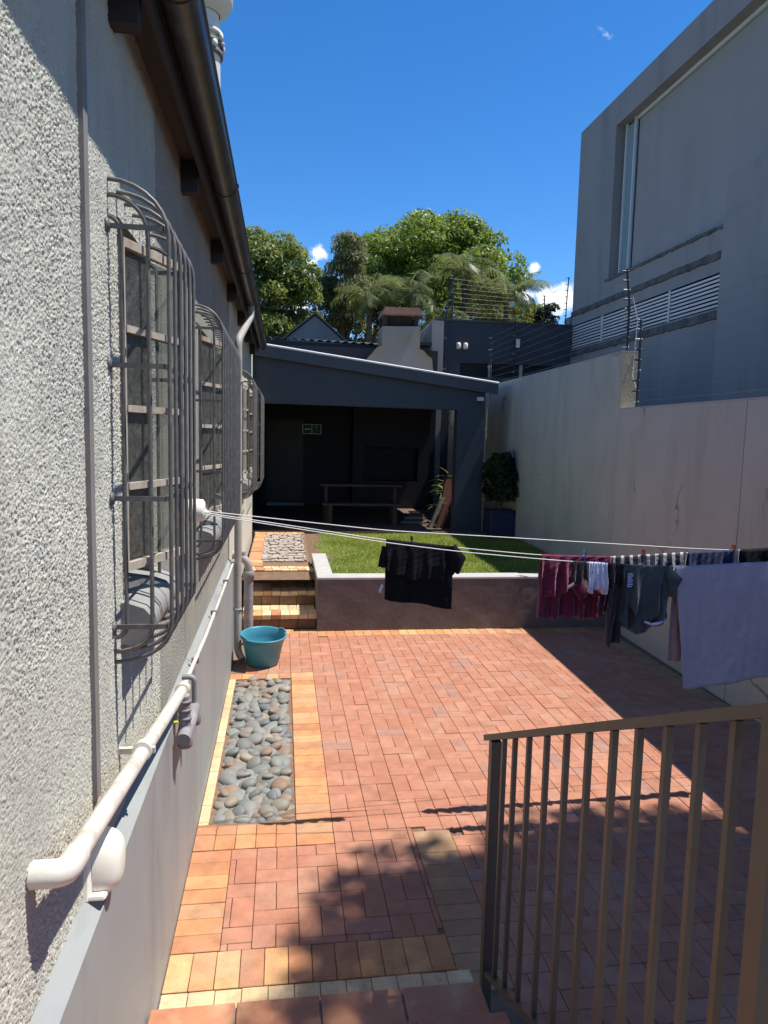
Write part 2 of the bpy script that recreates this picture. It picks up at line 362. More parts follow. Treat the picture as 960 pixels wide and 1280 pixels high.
# cream edgings
header_x(PL+.004, .80, 2.905, 3.135, 'cream', .106)
header_x(PL+.004, .86, 2.77, 2.90, 'pale', .112)
header_y(PL+.004, -.272, 3.14, 3.955, 'cream')
header_x(PL+.004, .098, 3.96, 4.225, 'cream')
header_y(.10, .322, 3.96, 6.995, 'cream', .118)
header_x(PL+.004, .098, 6.84, 6.995, 'cream')
header_y(PL+.004, -.432, 4.23, 6.835, 'pale', .235)
header_y(.80, 1.03, 2.77, 4.03, 'shaded_cream')
header_x(.43, wx(8.4)-.23, 8.285, 8.50, 'cream')
header_x(-.30, .43, 8.44, 8.60, 'cream')
header_y(3.87, 4.085, 1.1, 8.5, 'shaded_cream')
EXC = [(-.6,.80,2.0,3.135), (-.6,-.272,3.0,3.955), (-.6,.322,3.955,6.995), (.80,1.03,2.0,4.03), (.43,4.6,8.285,9), (-.6,.43,8.44,9), (3.87,4.6,0,9), (-.6,.86,0,2.77)]
def clip(b):
    x0, x1, y0, y1 = b
    for ex0, ex1, ey0, ey1 in EXC:
        ox = min(x1, ex1)-max(x0, ex0); oy = min(y1, ey1)-max(y0, ey0)
        if ox <= 1e-4 or oy <= 1e-4: continue
        opts = []
        if ex0 > x0: opts.append((x0, ex0, y0, y1))
        if ex1 < x1: opts.append((ex1, x1, y0, y1))
        if ey0 > y0: opts.append((x0, x1, y0, ey0))
        if ey1 < y1: opts.append((x0, x1, ey1, y1))
        if not opts: return None
        x0, x1, y0, y1 = max(opts, key=lambda q: (q[1]-q[0])*(q[3]-q[2]))
    if x1-x0 < .022 or y1-y0 < .022: return None
    return x0, x1, y0, y1
nc = 0
for c in range(-3, 18):
    X0 = .322 + c*BL
    yy = .6 + ((c*BW*1.0) % (BL+BW)) - (BL+BW)
    while yy < 8.6:
        for b in ((X0, X0+BW, yy, yy+BL), (X0+BW, X0+BL, yy, yy+BL), (X0, X0+BL, yy+BL, yy+BL+BW)):
            if b[3] < 1.05 or b[2] > 8.5 or b[1] < PL+.01 or b[0] > 3.87: continue
            q = clip((max(b[0], PL+.004), min(b[1], 3.87), max(b[2], 1.05), min(b[3], 8.44)))
            if q: bricks.append((*q, 'red'))
        yy += BL + BW
def seen_area(b):
    """rough size of a paver seen from the stairs: area over distance squared times slant"""
    x0, x1, y0, y1, k = b; cx, cy = (x0+x1)/2, (y0+y1)/2
    d2 = cx*cx + cy*cy + 5.8; az = math.degrees(math.atan2(cx, cy))
    vis = cy > 2.62 if cx < .86 else az < 37 and cy > 1.9
    return ((x1-x0)*(y1-y0)*2.4/d2**1.5) if vis else 0
bricks.sort(key=seen_area, reverse=True)
BCACHE = {}
def brick_mesh(lx, ly):
    key = (round(lx, 3), round(ly, 3))
    if key not in BCACHE:
        j = .0014
        BCACHE[key] = MB().cbox(-lx/2+j, lx/2-j, -ly/2+j, ly/2-j, -.055, 0, .0026)
    return BCACHE[key]
BM = {}
fieldv = {k: MB() for k in PM}; fieldr = {k: [] for k in PM}
for i, (x0, x1, y0, y1, k) in enumerate(bricks):
    lx, ly, cx, cy = x1-x0, y1-y0, (x0+x1)/2, (y0+y1)/2
    dz = rng.normal(0, .0010) + .002*math.sin(cx*2.1+cy*1.3); tx, ty = rng.normal(0, .0045, 2); rz = rng.normal(0, .0035)
    mb = brick_mesh(lx, ly)
    if i < 300:
        key = (round(lx, 3), round(ly, 3), k)
        if key not in BM:
            BM[key] = mb.mesh('paver'); BM[key].materials.append(PM[k][0])
        o = bpy.data.objects.new('paver', BM[key]); COL.objects.link(o); o.parent = paving
        o.location = (cx, cy, dz); o.rotation_euler = (tx, ty, rz)
    else:
        co, sn = math.cos(rz), math.sin(rz)
        fieldv[k].add([(cx + x*co - y*sn, cy + x*sn + y*co, z + dz + x*ty + y*tx) for x, y, z in mb.v], mb.f)
        fieldr[k] += [rng.random()]*len(mb.f)
for k in PM:
    if not fieldv[k].v: continue
    me = fieldv[k].mesh('far_pavers'); at = me.attributes.new('rnd', 'FLOAT', 'FACE'); at.data.foreach_set('value', fieldr[k])
    obj('far_pavers', me, PM[k][1], paving, kind='stuff')

# ---------------------------------------------------------------- pebble bed
def pebble_mat():
    m, t, b = nodes('river_pebble'); v = coord(t); oi = t.nodes.new('ShaderNodeObjectInfo')
    col = ramp(t, [(0, (.115,.13,.135)), (.2, (.16,.175,.17)), (.42, (.21,.22,.205)), (.6, (.17,.165,.15)), (.74, (.24,.21,.165)), (.86, (.22,.135,.09)), (.93, (.32,.27,.21)), (.96, (.06,.066,.07)), (1, (.30,.30,.28))], oi.outputs['Random'])
    ad = t.nodes.new('ShaderNodeVectorMath'); ad.operation = 'ADD'; t.links.new(v, ad.inputs[0]); t.links.new(oi.outputs['Location'], ad.inputs[1])
    col = mixc(t, ramp(t, [(.45, (0,0,0)), (.7, (.6,.6,.6))], noise(t, ad.outputs[0], 22, 6, .65)), col, (.24,.20,.155))
    t.links.new(col, b.inputs['Base Color']); b.inputs['Roughness'].default_value = .6; b.inputs['Specular IOR Level'].default_value = .35
    bump(t, b, noise(t, ad.outputs[0], 160, 4, .6), .2, .002); return m
MAT['pebble'] = pebble_mat()
bed = thing('pebble_bed', 'strip of grey and brown river pebbles framed by cream bricks along the house', 'pebble bed', (-.17, 5.53, 0))
obj('bed_soil', MB().box(-.27, .275, -1.30, 1.31, -.075, -.035), MAT['bed'], bed)
import bmesh
PEB = []
for k in range(9):
    bm = bmesh.new(); bmesh.ops.create_icosphere(bm, subdivisions=2, radius=1)
    ph = rng.uniform(0, 6, 6)
    for v in bm.verts:
        p = v.co; s_ = 1 + .10*math.sin(2.1*p.x+ph[0]) + .10*math.sin(2.3*p.y+ph[1]) + .06*math.sin(3.1*p.z+p.x*2+ph[2])
        sq = 1/max(.001, (abs(p.x)**2.5+abs(p.y)**2.5+abs(p.z)**2.5)**(1/2.5)); v.co = p*s_*(.5+.5*sq)
    me = bpy.data.meshes.new('pebble'); bm.to_mesh(me); bm.free(); me.polygons.foreach_set('use_smooth', [True]*len(me.polygons)); me.materials.append(MAT['pebble']); PEB.append(me)
placed = []
def bed_edges(y): f_ = (y-4.24)/2.59; return -.415-.02*f_, .085
sizes = sorted([float(rng.choice([.028,.034,.038,.042,.046,.052,.060])*rng.uniform(.93,1.07)) for _ in range(246)], reverse=True)
for a in sizes:
    best = None
    for k in range(160):
        y = rng.uniform(4.24+a*1.05, 6.83-a*1.05); l, r_ = bed_edges(y); x = rng.uniform(l+a*1.05, r_-a*1.0)
        gap_ = min([math.hypot(px-x, py-y)-.82*(pa+a) for px, py, pa, pz in placed] or [1])
        if gap_ > 0: best = (x, y); break
        if best is None or gap_ > bg_: best = (x, y); bg_ = gap_
    placed.append((*best, a, -.022+rng.uniform(-.008, .006)))
top = []
for _ in range(3000):
    if len(top) >= 52: break
    y = rng.uniform(4.3, 6.78); x = rng.uniform(-.37, .04); a = rng.uniform(.032, .048)
    if all((px-x)**2+(py-y)**2 > (.105)**2 for px, py, _, _ in top): top.append((x, y, a, .012+rng.uniform(-.004, .006)))
for (x, y, a, z) in placed + top:
    o = bpy.data.objects.new('pebble', PEB[rng.integers(0, 9)]); COL.objects.link(o); o.parent = bed
    o.location = (x+.17, y-5.53, z); o.scale = (a*rng.uniform(1.25,1.6), a*rng.uniform(.95,1.25), a*rng.uniform(.6,.8))
    o.rotation_euler = (rng.normal(0,.25), rng.normal(0,.25), rng.uniform(0,6.28))

# ---------------------------------------------------------------- garden behind the retaining wall
GZ = .55
obj('garden_soil', MB().add([(PL,9.1,GZ-.035),(4.6,9.1,GZ-.035),(4.6,13.5,GZ-.035),(PL,13.5,GZ-.035)], [(0,1,2,3)]), MAT['soil'], kind='structure')
def lawn_mat():
    m, t, b = nodes('lawn_turf'); v = geo_pos(t)
    col = ramp(t, [(.3, (.09,.13,.022)), (.55, (.15,.20,.035)), (.75, (.24,.24,.06))], noise(t, v, 3.5, 6, .7))
    t.links.new(col, b.inputs['Base Color']); b.inputs['Roughness'].default_value = .9; bump(t, b, noise(t, v, 70, 4, .7), .8, .02); return m
xs = np.linspace(.52, 4.42, 40); ys = np.linspace(8.74, 13.28, 46)
def lawn_left(y): return .50 + .09*math.sin(y*3.1) + .06*math.sin(y*7.7) + (.14 if y > 10.3 else .14)
mb = MB()
for j, y in enumerate(ys):
    for i, x in enumerate(xs):
        f_ = i/(len(xs)-1); X = lawn_left(y)*(1-f_) + (wx(y)-.01)*f_
        mb.v.append((X, y, GZ - .012 + .012*math.sin(X*2.3+y) + .008*math.sin(y*3.3) + (-.03 if i == 0 else 0)))
for j in range(len(ys)-1):
    for i in range(len(xs)-1):
        a = j*len(xs)+i; mb.f.append((a, a+1, a+1+len(xs), a+len(xs))); mb.sm.append(True)
lawn = obj('lawn', mb, lawn_mat(), kind='structure')
nb = 52000
gy = rng.uniform(8.76, 13.25, nb); gx0 = np.array([lawn_left(y) for y in gy]); u = rng.random(nb)
gx = gx0 - .05 + u*(3.92+.033*gy - gx0); keep = (rng.random(nb) < np.clip((gx-gx0+.06)/.35, .08, 1)); gx, gy = gx[keep], gy[keep]; nb = len(gx)
h = rng.uniform(.018, .05, nb); an = rng.uniform(0, 6.28, nb); le = rng.uniform(.0, .035, nb); w = rng.uniform(.004, .008, nb)
gz = GZ - .016 + .012*np.sin(gx*2.3+gy) + .008*np.sin(gy*3.3)
V = np.empty((nb, 3, 3)); V[:,0] = np.c_[gx-w*np.cos(an), gy-w*np.sin(an), gz]; V[:,1] = np.c_[gx+w*np.cos(an), gy+w*np.sin(an), gz]
V[:,2] = np.c_[gx+le*np.sin(an), gy-le*np.cos(an), gz+h]
def tri_mesh(name, V, rnd, mat_, k=3):
    n = len(V); me = bpy.data.meshes.new(name)
    me.vertices.add(n*k); me.vertices.foreach_set('co', V.reshape(-1)); me.loops.add(n*k); me.loops.foreach_set('vertex_index', np.arange(n*k, dtype=np.int32))
    me.polygons.add(n); me.polygons.foreach_set('loop_start', np.arange(0, n*k, k, dtype=np.int32))
    me.update(calc_edges=True); me.validate()
    a = me.attributes.new('rnd', 'FLOAT', 'FACE'); a.data.foreach_set('value', np.asarray(rnd, dtype=np.float32)); me.materials.append(mat_); return me
MAT['grass'] = leaf_mat('grass_blades', [(0, (.13,.18,.028)), (.45, (.21,.27,.045)), (.8, (.31,.325,.08)), (1, (.40,.35,.14))], .45)
gr = np.clip(.5*rng.random(nb) + .5*(.5+.5*np.sin(gx*3.1+np.sin(gy*2.2)*2)*np.cos(gy*2.7)), 0, 1)
obj('grass', tri_mesh('grass', V, gr, MAT['grass']), None, label='short mown green lawn grass behind the plum retaining wall', cat='grass', kind='stuff')

# retaining wall: front face, return beside the steps, pale top
rw = thing('retaining_wall', 'low plum painted retaining wall with pale flat top below the lawn', 'garden wall', (.43, 8.5, 0))
def ret_mesh():
    m = MB(); nx, nz_ = 120, 26; X0, X1 = 0., wx(8.5)-.43+.02
    pts = {}
    for i in range(nx+1):
        for j in range(nz_+1):
            x = X0+(X1-X0)*i/nx; z = -.05+.685*j/nz_
            m.v.append((x, -.002+.0011*math.sin(x*3.7+z*5)+.0008*math.sin(x*11+z*17)+rng.normal(0, .0006), z))
    for i in range(nx):
        for j in range(nz_):
            a = i*(nz_+1)+j; m.f.append((a, a+nz_+1, a+nz_+2, a+1)); m.sm.append(True)
    m.box(.004, X1, .012, .235, -.05, .634)
    m.box(-.0, .195, .02, 1.72, -.05, .633)
    return m
obj('wall_body', ret_mesh(), MAT['ret'], rw)
mb = MB(); mb.cbox(-.006, wx(8.5)-.43, -.006, .24, .638, .668, .008); mb.cbox(-.006, .2, .243, 1.74, .638, .667, .008)
obj('coping', mb, MAT['coping'], rw)

# brick steps up to the lawn
st = thing('brick_steps', 'three cream brick steps between the house and the retaining wall', 'steps', (-.03, 8.6, 0))
RIS = [(8.62, .18), (9.12, .36), (9.64, .54)]
for k, (y, z) in enumerate(RIS):
    y2 = RIS[k+1][0] if k < 2 else 9.9
    obj('step_core', MB().box(-.46, .457, y-8.6+.02, y2-8.6+.12, (z-.18)-.02*(k == 0), z-.055), MAT['joint'], st)
    n = 8; w_ = .9/n
    for i in range(n):
        for row in range(2):
            d0 = y-8.6-.012+row*(y2-y+.02)/2; d1 = d0+(y2-y+.02)/2-.006
            o = obj('tread_brick', brick_mesh(w_-.002, d1-d0).mesh('tread_brick'), PM['pale' if rng.random() < .88 else 'cream'][0], st, loc=(-.45+(i+.5)*w_+(.0 if row else .02), (d0+d1)/2, z+rng.normal(0,.002)))
    for i in range(4):
        o = obj('riser_brick', MB().cbox(-.11, .11, -.03, .03, -.115, 0, .004), PM['shaded_riser'][0], st, loc=(-.34+i*.228, y-8.6+.035, z-.062))

# garden path with crazy paving
path = obj('garden_path', MB().add([(PL+.01,9.9,GZ-.01),(.40,9.9,GZ-.01),(.42,13.3,GZ-.01),(PL+.01,13.3,GZ-.01)], [(0,1,2,3)]), MAT['joint'], kind='structure')
for j in range(14):
    y = 10.02+j*.236
    obj('paver', MB().cbox(-.105,.105,-.112,.112,-.05,0,.004), PM['cream'][0], path, loc=(PL+.13, y, GZ+.004+rng.normal(0,.002)))
for i in range(8):
    obj('paver', MB().cbox(-.053,.053,-.1,.1,-.05,0,.004), PM['cream'][0], path, loc=(PL+.06+i*.112, 13.18, GZ+.005))
mb = MB()
yy = 10.2
while yy < 13.0:
    hgt = rng.uniform(.10, .17); x = -.30
    while x < .36:
        w_ = rng.uniform(.07, .17); x1 = min(x+w_, .37); g = .012
        p = [(x+g, yy+g), (x1-g, yy+g), (x1-g, yy+hgt-g), (x+g, yy+hgt-g)]
        p = [(a+rng.normal(0,.014), b+rng.normal(0,.014)) for a, b in p]; zt = GZ+.012+rng.normal(0,.005)
        mb.add([(a, b, GZ-.03) for a, b in p]+[(a, b, zt) for a, b in p], [(4,5,6,7),(0,1,5,4),(1,2,6,5),(2,3,7,6),(3,0,4,7)])
        x = x1
    yy += hgt
obj('flagstones', mb, MAT['stone'], path, kind='stuff')

# ================================================================ HOUSE ON THE LEFT
house = thing('house', 'grey roughcast house wall with barred windows, dark eaves and grey plinth', 'house', (WALL, 0, 0))
def hp(name, mb, m, parent=house):            # part built in world coordinates under the house
    mb.v = [(x-WALL, y, z) for x, y, z in mb.v]; return obj(name, mb, m, parent)
WIN = [(2.55, 3.08, 1.80, 3.10), (4.85, 6.25, 1.74, 3.08), (9.5, 10.3, 1.74, 3.05), (11.4, 12.7, 1.70, 3.05)]
HY0, HY1, ZP, ZT = -2.0, 13.3, 1.03, 3.95
def wall_with_holes(y0, y1, z0, z1):
    m = MB(); yc = sorted({y0, y1, *[q for w_ in WIN for q in w_[:2] if y0 < q < y1]}); zc = sorted({z0, z1, *[q for w_ in WIN for q in w_[2:] if z0 < q < z1]})
    for i in range(len(yc)-1):
        for j in range(len(zc)-1):
            cy, cz = (yc[i]+yc[i+1])/2, (zc[j]+zc[j+1])/2
            if any(a < cy < b and c < cz < d for a, b, c, d in WIN): continue
            m.add([(WALL,yc[i],zc[j]),(WALL,yc[i+1],zc[j]),(WALL,yc[i+1],zc[j+1]),(WALL,yc[i],zc[j+1])], [(0,1,2,3)])
    for a, b, c, d in WIN:
        if not (y0 < a < y1): continue
        D = WALL-.13
        m.add([(WALL,a,c),(WALL,a,d),(D,a,d),(D,a,c)], [(0,1,2,3)]); m.add([(WALL,b,c),(D,b,c),(D,b,d),(WALL,b,d)], [(0,1,2,3)])
        m.add([(WALL,a,d),(WALL,b,d),(D,b,d),(D,a,d)], [(0,1,2,3)]); m.add([(WALL,a,c),(D,a,c),(D,b,c),(WALL,b,c)], [(0,1,2,3)])
    return m
def stucco_sheet(y0, y1, z0, z1, st_):
    ny, nz2 = int(round((y1-y0)/st_)), int(round((z1-z0)/st_))
    ky = np.fft.fftfreq(ny+1)[:,None]; kz = np.fft.rfftfreq(nz2+1)[None,:]; k2 = (ky**2+kz**2)
    def field(sig): 
        f_ = np.fft.irfft2(np.fft.rfft2(rng.normal(size=(ny+1,nz2+1)))*np.exp(-2*(math.pi*sig/st_)**2*k2), s=(ny+1,nz2+1)); return f_/f_.std()
    hgt = .00150*np.maximum(field(.0012), -1.5)*(1+.35*np.tanh(field(.12))) + .00025*field(.006) + .0008*field(.05)
    Y_, Z_ = np.meshgrid(np.linspace(y0,y1,ny+1), np.linspace(z0,z1,nz2+1), indexing='ij')
    co = np.stack([hgt, Y_, Z_], -1).reshape(-1,3)
    i, j = np.meshgrid(np.arange(ny), np.arange(nz2), indexing='ij'); cy, cz = y0+(i+.5)*st_, z0+(j+.5)*st_
    keep = np.ones(i.shape, bool)
    for a, b, c, d in WIN: keep &= ~((cy > a) & (cy < b) & (cz > c) & (cz < d))
    a0 = (i*(nz2+1)+j)[keep]; q = np.stack([a0, a0+nz2+1, a0+nz2+2, a0+1], -1).astype(np.int32)
    me = bpy.data.meshes.new('wall'); me.vertices.add(len(co)); me.vertices.foreach_set('co', co.reshape(-1)); me.loops.add(q.size); me.loops.foreach_set('vertex_index', q.reshape(-1))
    me.polygons.add(len(q)); me.polygons.foreach_set('loop_start', np.arange(0, q.size, 4, dtype=np.int32)); me.update(calc_edges=True)
    me.polygons.foreach_set('use_smooth', np.ones(len(q), bool)); return me
obj('wall', stucco_sheet(1.0, 3.28, ZP-.02, 3.86, .003), MAT['stucco_near'], house)
m_ = wall_with_holes(3.28, 7.62, ZP-.05, ZT)
hp('wall', m_, MAT['stucco'])
hp('wall', MB().add([(WALL,HY0,ZP-.05),(WALL,1.0,ZP-.05),(WALL,1.0,ZT),(WALL,HY0,ZT)], [(0,1,2,3)]), MAT['stucco'])
m_ = MB()
for a, b, c, d in WIN[:1]:
    D = WALL-.13; e = WALL+.002
    m_.add([(e,a,c),(e,a,d),(D,a,d),(D,a,c)], [(0,1,2,3)]); m_.add([(e,b,c),(D,b,c),(D,b,d),(e,b,d)], [(0,1,2,3)])
    m_.add([(e,a,d),(e,b,d),(D,b,d),(D,a,d)], [(0,1,2,3)]); m_.add([(e,a,c),(D,a,c),(D,b,c),(e,b,c)], [(0,1,2,3)])
hp('window_reveal', m_, MAT['stucco'])
m_ = wall_with_holes(7.62, HY1, 0, ZT); m_.add([(WALL,HY1,0),(WALL-5,HY1,0),(WALL-5,HY1,ZT),(WALL,HY1,ZT)], [(0,1,2,3)])
hp('smooth_wall', m_, MAT['smooth_wall'])
m_ = MB(); m_.box(WALL-.1, PL, HY0, 7.6, -.05, ZP); m_.add([(PL,HY0,ZP),(PL,7.6,ZP),(WALL,7.6,ZP+.045),(WALL,HY0,ZP+.045),(WALL,7.6,ZP)], [(0,1,2,3),(1,4,2)])
hp('plinth', m_, MAT['plinth'])
hp('cable_trunking', MB().box(WALL-.01, WALL+.014, 2.105, 2.15, 1.30, 3.80), MAT['trunk'])
# eaves: roof sheet, soffit, rafters, gutter
m_ = MB(); n = 60
for i in range(n+1):
    for k, X in enumerate((-.30, -5.2)):
        pass
m_.add([(-.335,HY0,3.915),(-.335,12.75,3.915),(-5.2,12.75,5.45),(-5.2,HY0,5.45)], [(0,1,2,3)])
m_.add([(-.335,HY0,3.890),(-.335,12.75,3.890),(-5.2,12.75,5.425),(-5.2,HY0,5.425)], [(3,2,1,0)])
m_.add([(-.335,HY0,3.890),(-.335,12.75,3.890),(-.335,12.75,3.915),(-.335,HY0,3.915)], [(0,1,2,3)])
hp('roof', m_, MAT['corr'])
hp('soffit', MB().box(WALL, -.425, HY0, 12.7, 3.83, 3.845), MAT['soffit'])
hp('fascia', MB().box(-.446, -.426, HY0, 12.7, 3.74, 3.90), MAT['eave'])
for k in range(-1, 9):
    y = 2.51 + 1.60*k
    hp('rafter', MB().box(WALL-.1, -.462, y-.035, y+.035, 3.665, 3.825), MAT['eave'])
def gutter_mb(y0, y1, r=.068, cx=-.354, cz=3.862):
    m = MB(); n = 12; pr = []
    for k in range(n+1):
        a = math.pi + math.pi*k/n; pr.append((cx+r*math.cos(a), cz+r*math.sin(a)))
    inn = [(cx+(r-.004)*math.cos(math.pi+math.pi*k/n), cz+(r-.004)*math.sin(math.pi+math.pi*k/n)) for k in range(n, -1, -1)]
    pr2 = pr + inn; N = len(pr2)
    v = [(x, y0, z) for x, z in pr2] + [(x, y1, z) for x, z in pr2]
    m.add(v, [(i, i+N, (i+1) % N+N, (i+1) % N) for i in range(N)], True)
    m.add([(cx, y0, cz)]+[(x, y0, z) for x, z in pr], [(0, i+1, i+2) for i in range(n)]); m.add([(cx, y1, cz)]+[(x, y1, z) for x, z in pr], [(0, i+2, i+1) for i in range(n)])
    m.tube([(cx+r, y0, cz+.004), (cx+r, y1, cz+.004)], .008, 6)
    return m
gut = hp('gutter', gutter_mb(HY0, 12.6), MAT['gutter'])
for y in (2.6, 4.55, 6.65, 8.4, 10.6):
    hp('gutter_joint', gutter_mb(y-.02, y+.02, .0735), MAT['gutter'], gut)
# downpipe with swan neck
def arc_path(pts, rad=.06, n=5):
    pts = [Vector(p) for p in pts]; out_ = [pts[0]]
    for i in range(1, len(pts)-1):
        a, b, c = pts[i-1], pts[i], pts[i+1]; r1 = min(rad, (a-b).length*.45, (c-b).length*.45)
        p, q = b+(a-b).normalized()*r1, b+(c-b).normalized()*r1
        for k in range(n+1):
            t_ = k/n; out_.append(p*(1-t_)**2 + b*2*t_*(1-t_) + q*t_**2)
    return out_ + [pts[-1]]
dpm = MB().tube(arc_path([(-.36,8.30,3.80),(-.365,8.28,3.68),(-.452,7.48,3.32),(-.452,7.44,.10),(-.40,7.36,.03)], .08), .038, 12)
dpo = hp('downpipe', dpm, MAT['dp'])
for z in (.55, 1.9, 2.9): hp('pipe_clip', MB().lathe([(.039,-.012),(.043,-.012),(.043,.012),(.039,.012)], (-.452,7.44,z), 14).box(PL-.05,-.48,7.43,7.45,z-.01,z+.01), MAT['dp'], dpo)

# windows
def window(idx, a, b, c, d, sash_deg, splits, w_leaf, two=False):
    wn = part_empty('window', house)
    D = WALL-.10
    m_ = MB()
    for (y0, y1, z0, z1) in ((a,b,c,c+.035),(a,b,d-.035,d),(a,a+.035,c+.035,d-.035),(b-.035,b,c+.035,d-.035)): m_.box(D-.02, D+.02, y0, y1, z0, z1)
    hp('frame', m_, MAT['sash'], wn)
    hp('dark_room_pane', MB().box(D-.018, D-.010, a+.03, b-.03, c+.03, d-.03), MAT['pane'], wn)  # dark sheet with the unlit room's shade put into its colour
    leaves = [(a+.0, 1)] + ([(b, -1)] if two else [])
    for y0, sg in leaves:
        an = R(sash_deg); ax = Vector((math.sin(an), sg*math.cos(an), 0)); up = Vector((0,0,1)); nrm = ax.cross(up)
        o = Vector((WALL-.015, y0+sg*.01, c+.10)); H_ = d-c-.16; n = splits
        fr = MB()
        fr.obox(o, ax*w_leaf, nrm*.025, up*.030); fr.obox(o+up*(H_-.03), ax*w_leaf, nrm*.025, up*.030)
        fr.obox(o+up*.03, ax*.028, nrm*.025, up*(H_-.06)); fr.obox(o+up*.03+ax*(w_leaf-.028), ax*.028, nrm*.025, up*(H_-.06))
        hp('sash_frame', fr, MAT['sash'], wn)
        ph = (H_-.06)/n
        for k in range(1, n):
            hp('glazing_bar', MB().obox(o+up*(.03+k*ph-.012)+ax*.028-nrm*.006, ax*(w_leaf-.056), nrm*.036, up*.024), MAT['sash'], wn)
        for k in range(n):
            hp('pane', MB().obox(o+up*(.03+k*ph+.012)+ax*.03+nrm*.010, ax*(w_leaf-.06), nrm*.004, up*(ph-.024)), MAT['glass'], wn)
    n = max(3, round((b-a+.1)/.155)); s_ = (b-a+.10)/n
    for k in range(n):
        y0 = a-.05+k*s_
        pr = [(0.0,-.13),(.06,-.135),(.096,-.115),(.112,-.075),(.105,-.035),(.08,-.005),(.03,.012),(-.09,.028)]
        t_ = MB(); v = [(WALL+.0+x, y0+.003, c-.012+z+.006*math.sin(k*2.2)) for x, z in pr] + [(WALL+x, y0+s_-.003, c-.012+z+.006*math.sin(k*2.2)) for x, z in pr]; N = len(pr)
        t_.add(v, [(i, i+1, N+i+1, N+i) for i in range(N-1)], True); t_.add(v[:N], [tuple(reversed(range(N)))]); t_.add(v[N:], [tuple(range(N))])
        hp('sill_tile', t_, MAT['sill'], wn)
    # empty that holds all the window parts
    return wn
window(0, *WIN[0], 21, 4, .44)
window(1, *WIN[1], 17, 4, .46, True)
window(2, *WIN[2], 14, 4, .36)
window(3, *WIN[3], 14, 4, .42, True)

def grille(y0, y1, zt, zb, dep, pitch=.145, rails=4, r=.0075):
    g = part_empty('window_grille', house)
    def bar_path(off, y):
        rt = min(.165, off*.80+.02)
        pts = []
        for k in range(8):
            a = math.pi/2*k/7; pts.append((WALL+off*math.sin(a), y, zt-.02+rt*math.cos(a)))
        for k in range(8):
            a = math.pi/2*k/7; pts.append((WALL+off*math.cos(a), y, zb-rt*.75*math.sin(a)))
        return pts
    for off in (.040, .122):
        for y in (y0, y1):
            hp('bar', MB().tube(bar_path(off, y), r*1.05, 6), MAT['grille'], g)
    n = max(3, round((y1-y0)/pitch))
    for k in range(n+1):
        y = y0 + (y1-y0)*k/n
        hp('bar', MB().tube(bar_path(dep, y), r, 6), MAT['grille'], g)
    for k in range(rails):
        z = zt - (zt-zb)*k/(rails-1)
        m_ = MB(); X = WALL+dep-.012
        m_.bar((WALL-.01,y0-.012,z),(X,y0-.012,z),.006,.016); m_.bar((WALL-.01,y1+.012,z),(X,y1+.012,z),.006,.016); m_.bar((X,y0-.015,z),(X,y1+.015,z),.006,.016)
        m_.lathe([(.0,.0),(.022,.0),(.022,.008),(0,.010)], (WALL+.0,y0-.02,z), 10, 'X'); m_.lathe([(.0,.0),(.022,.0),(.022,.008),(0,.010)], (WALL+.0,y1+.02,z), 10, 'X')
        hp('rail', m_, MAT['grille'], g)
grille(2.42, 3.06, 3.03, 1.745, .185, .130, r=.0072)
grille(4.62, 6.42, 3.03, 1.70, .175, .135)
grille(9.25, 10.50, 3.02, 1.66, .18, .14)
grille(11.15, 12.95, 2.98, 1.60, .215, .14)

# ---------------------------------------------------------------- pipework and fittings on the house
wp = thing('waste_pipe', 'thick white plastic waste pipe sloping along the top of the plinth', 'pipe', (-.47, 2.4, 1.25))
def at(par, mb):
    lx, ly, lz = par.location; mb.v = [(x-lx, y-ly, z-lz) for x, y, z in mb.v]; return mb
obj('pipe', at(wp, MB().tube(arc_path([(-.56,1.58,1.408),(-.475,1.58,1.408),(-.47,3.47,1.145)], .07), .0265, 14)), MAT['pvc'], wp)
obj('elbow', at(wp, MB().tube(arc_path([(-.545,1.58,1.408),(-.475,1.58,1.408),(-.4745,1.67,1.3955)], .055, 8), .031, 14)), MAT['pvc'], wp)
def collar(par, p, q, r, m):
    return obj('collar', at(par, MB().tube([p, q], r, 14)), m, par)
collar(wp, (-.4715,2.43,1.298), (-.4712,2.48,1.291), .034, MAT['pvc'])
obj('pipe_bracket', at(wp, MB().bar((-.55,2.455,1.295),(-.43,2.455,1.295),.018,.02)), MAT['pvc'], wp)
collar(wp, (-.4702,3.40,1.156), (-.470,3.475,1.145), .033, MAT['pvc'])
tp = thing('basin_trap', 'grey plastic drain trap hanging below the end of the white waste pipe', 'pipe trap', (-.44, 3.45, 1.0))
obj('drop_pipe', at(tp, MB().tube([(-.455,3.36,1.15),(-.45,3.37,.97)], .028, 12)), MAT['pvc_grey'], tp)
obj('drop_pipe', at(tp, MB().tube(arc_path([(-.49,3.56,1.17),(-.43,3.56,1.17),(-.43,3.56,.98)], .03), .014, 10)), MAT['pvc_grey'], tp)
for q in range(4): obj('ring', at(tp, MB().lathe([(.0285,-.008),(.0315,-.008),(.0315,.008),(.0285,.008)], (-.4535+.001*q,3.363+.002*q,1.12-.042*q), 14)), MAT['pvc_grey'], tp)
obj('trap_body', at(tp, MB().tube([(-.45,3.30,.955),(-.435,3.50,1.005),(-.43,3.56,1.01)], [.034,.034,.030], 12)), MAT['pvc_grey'], tp)
obj('trap_cup', at(tp, MB().lathe([(.0,-.055),(.03,-.055),(.036,-.045),(.036,.0),(.031,.012),(.031,.03)], (-.45,3.36,.95), 14)), MAT['pvc_grey'], tp)
obj('trap_cup', at(tp, MB().lathe([(.0,-.05),(.026,-.05),(.031,-.04),(.031,.01),(.026,.02)], (-.43,3.57,.97), 14)), MAT['pvc_grey'], tp)
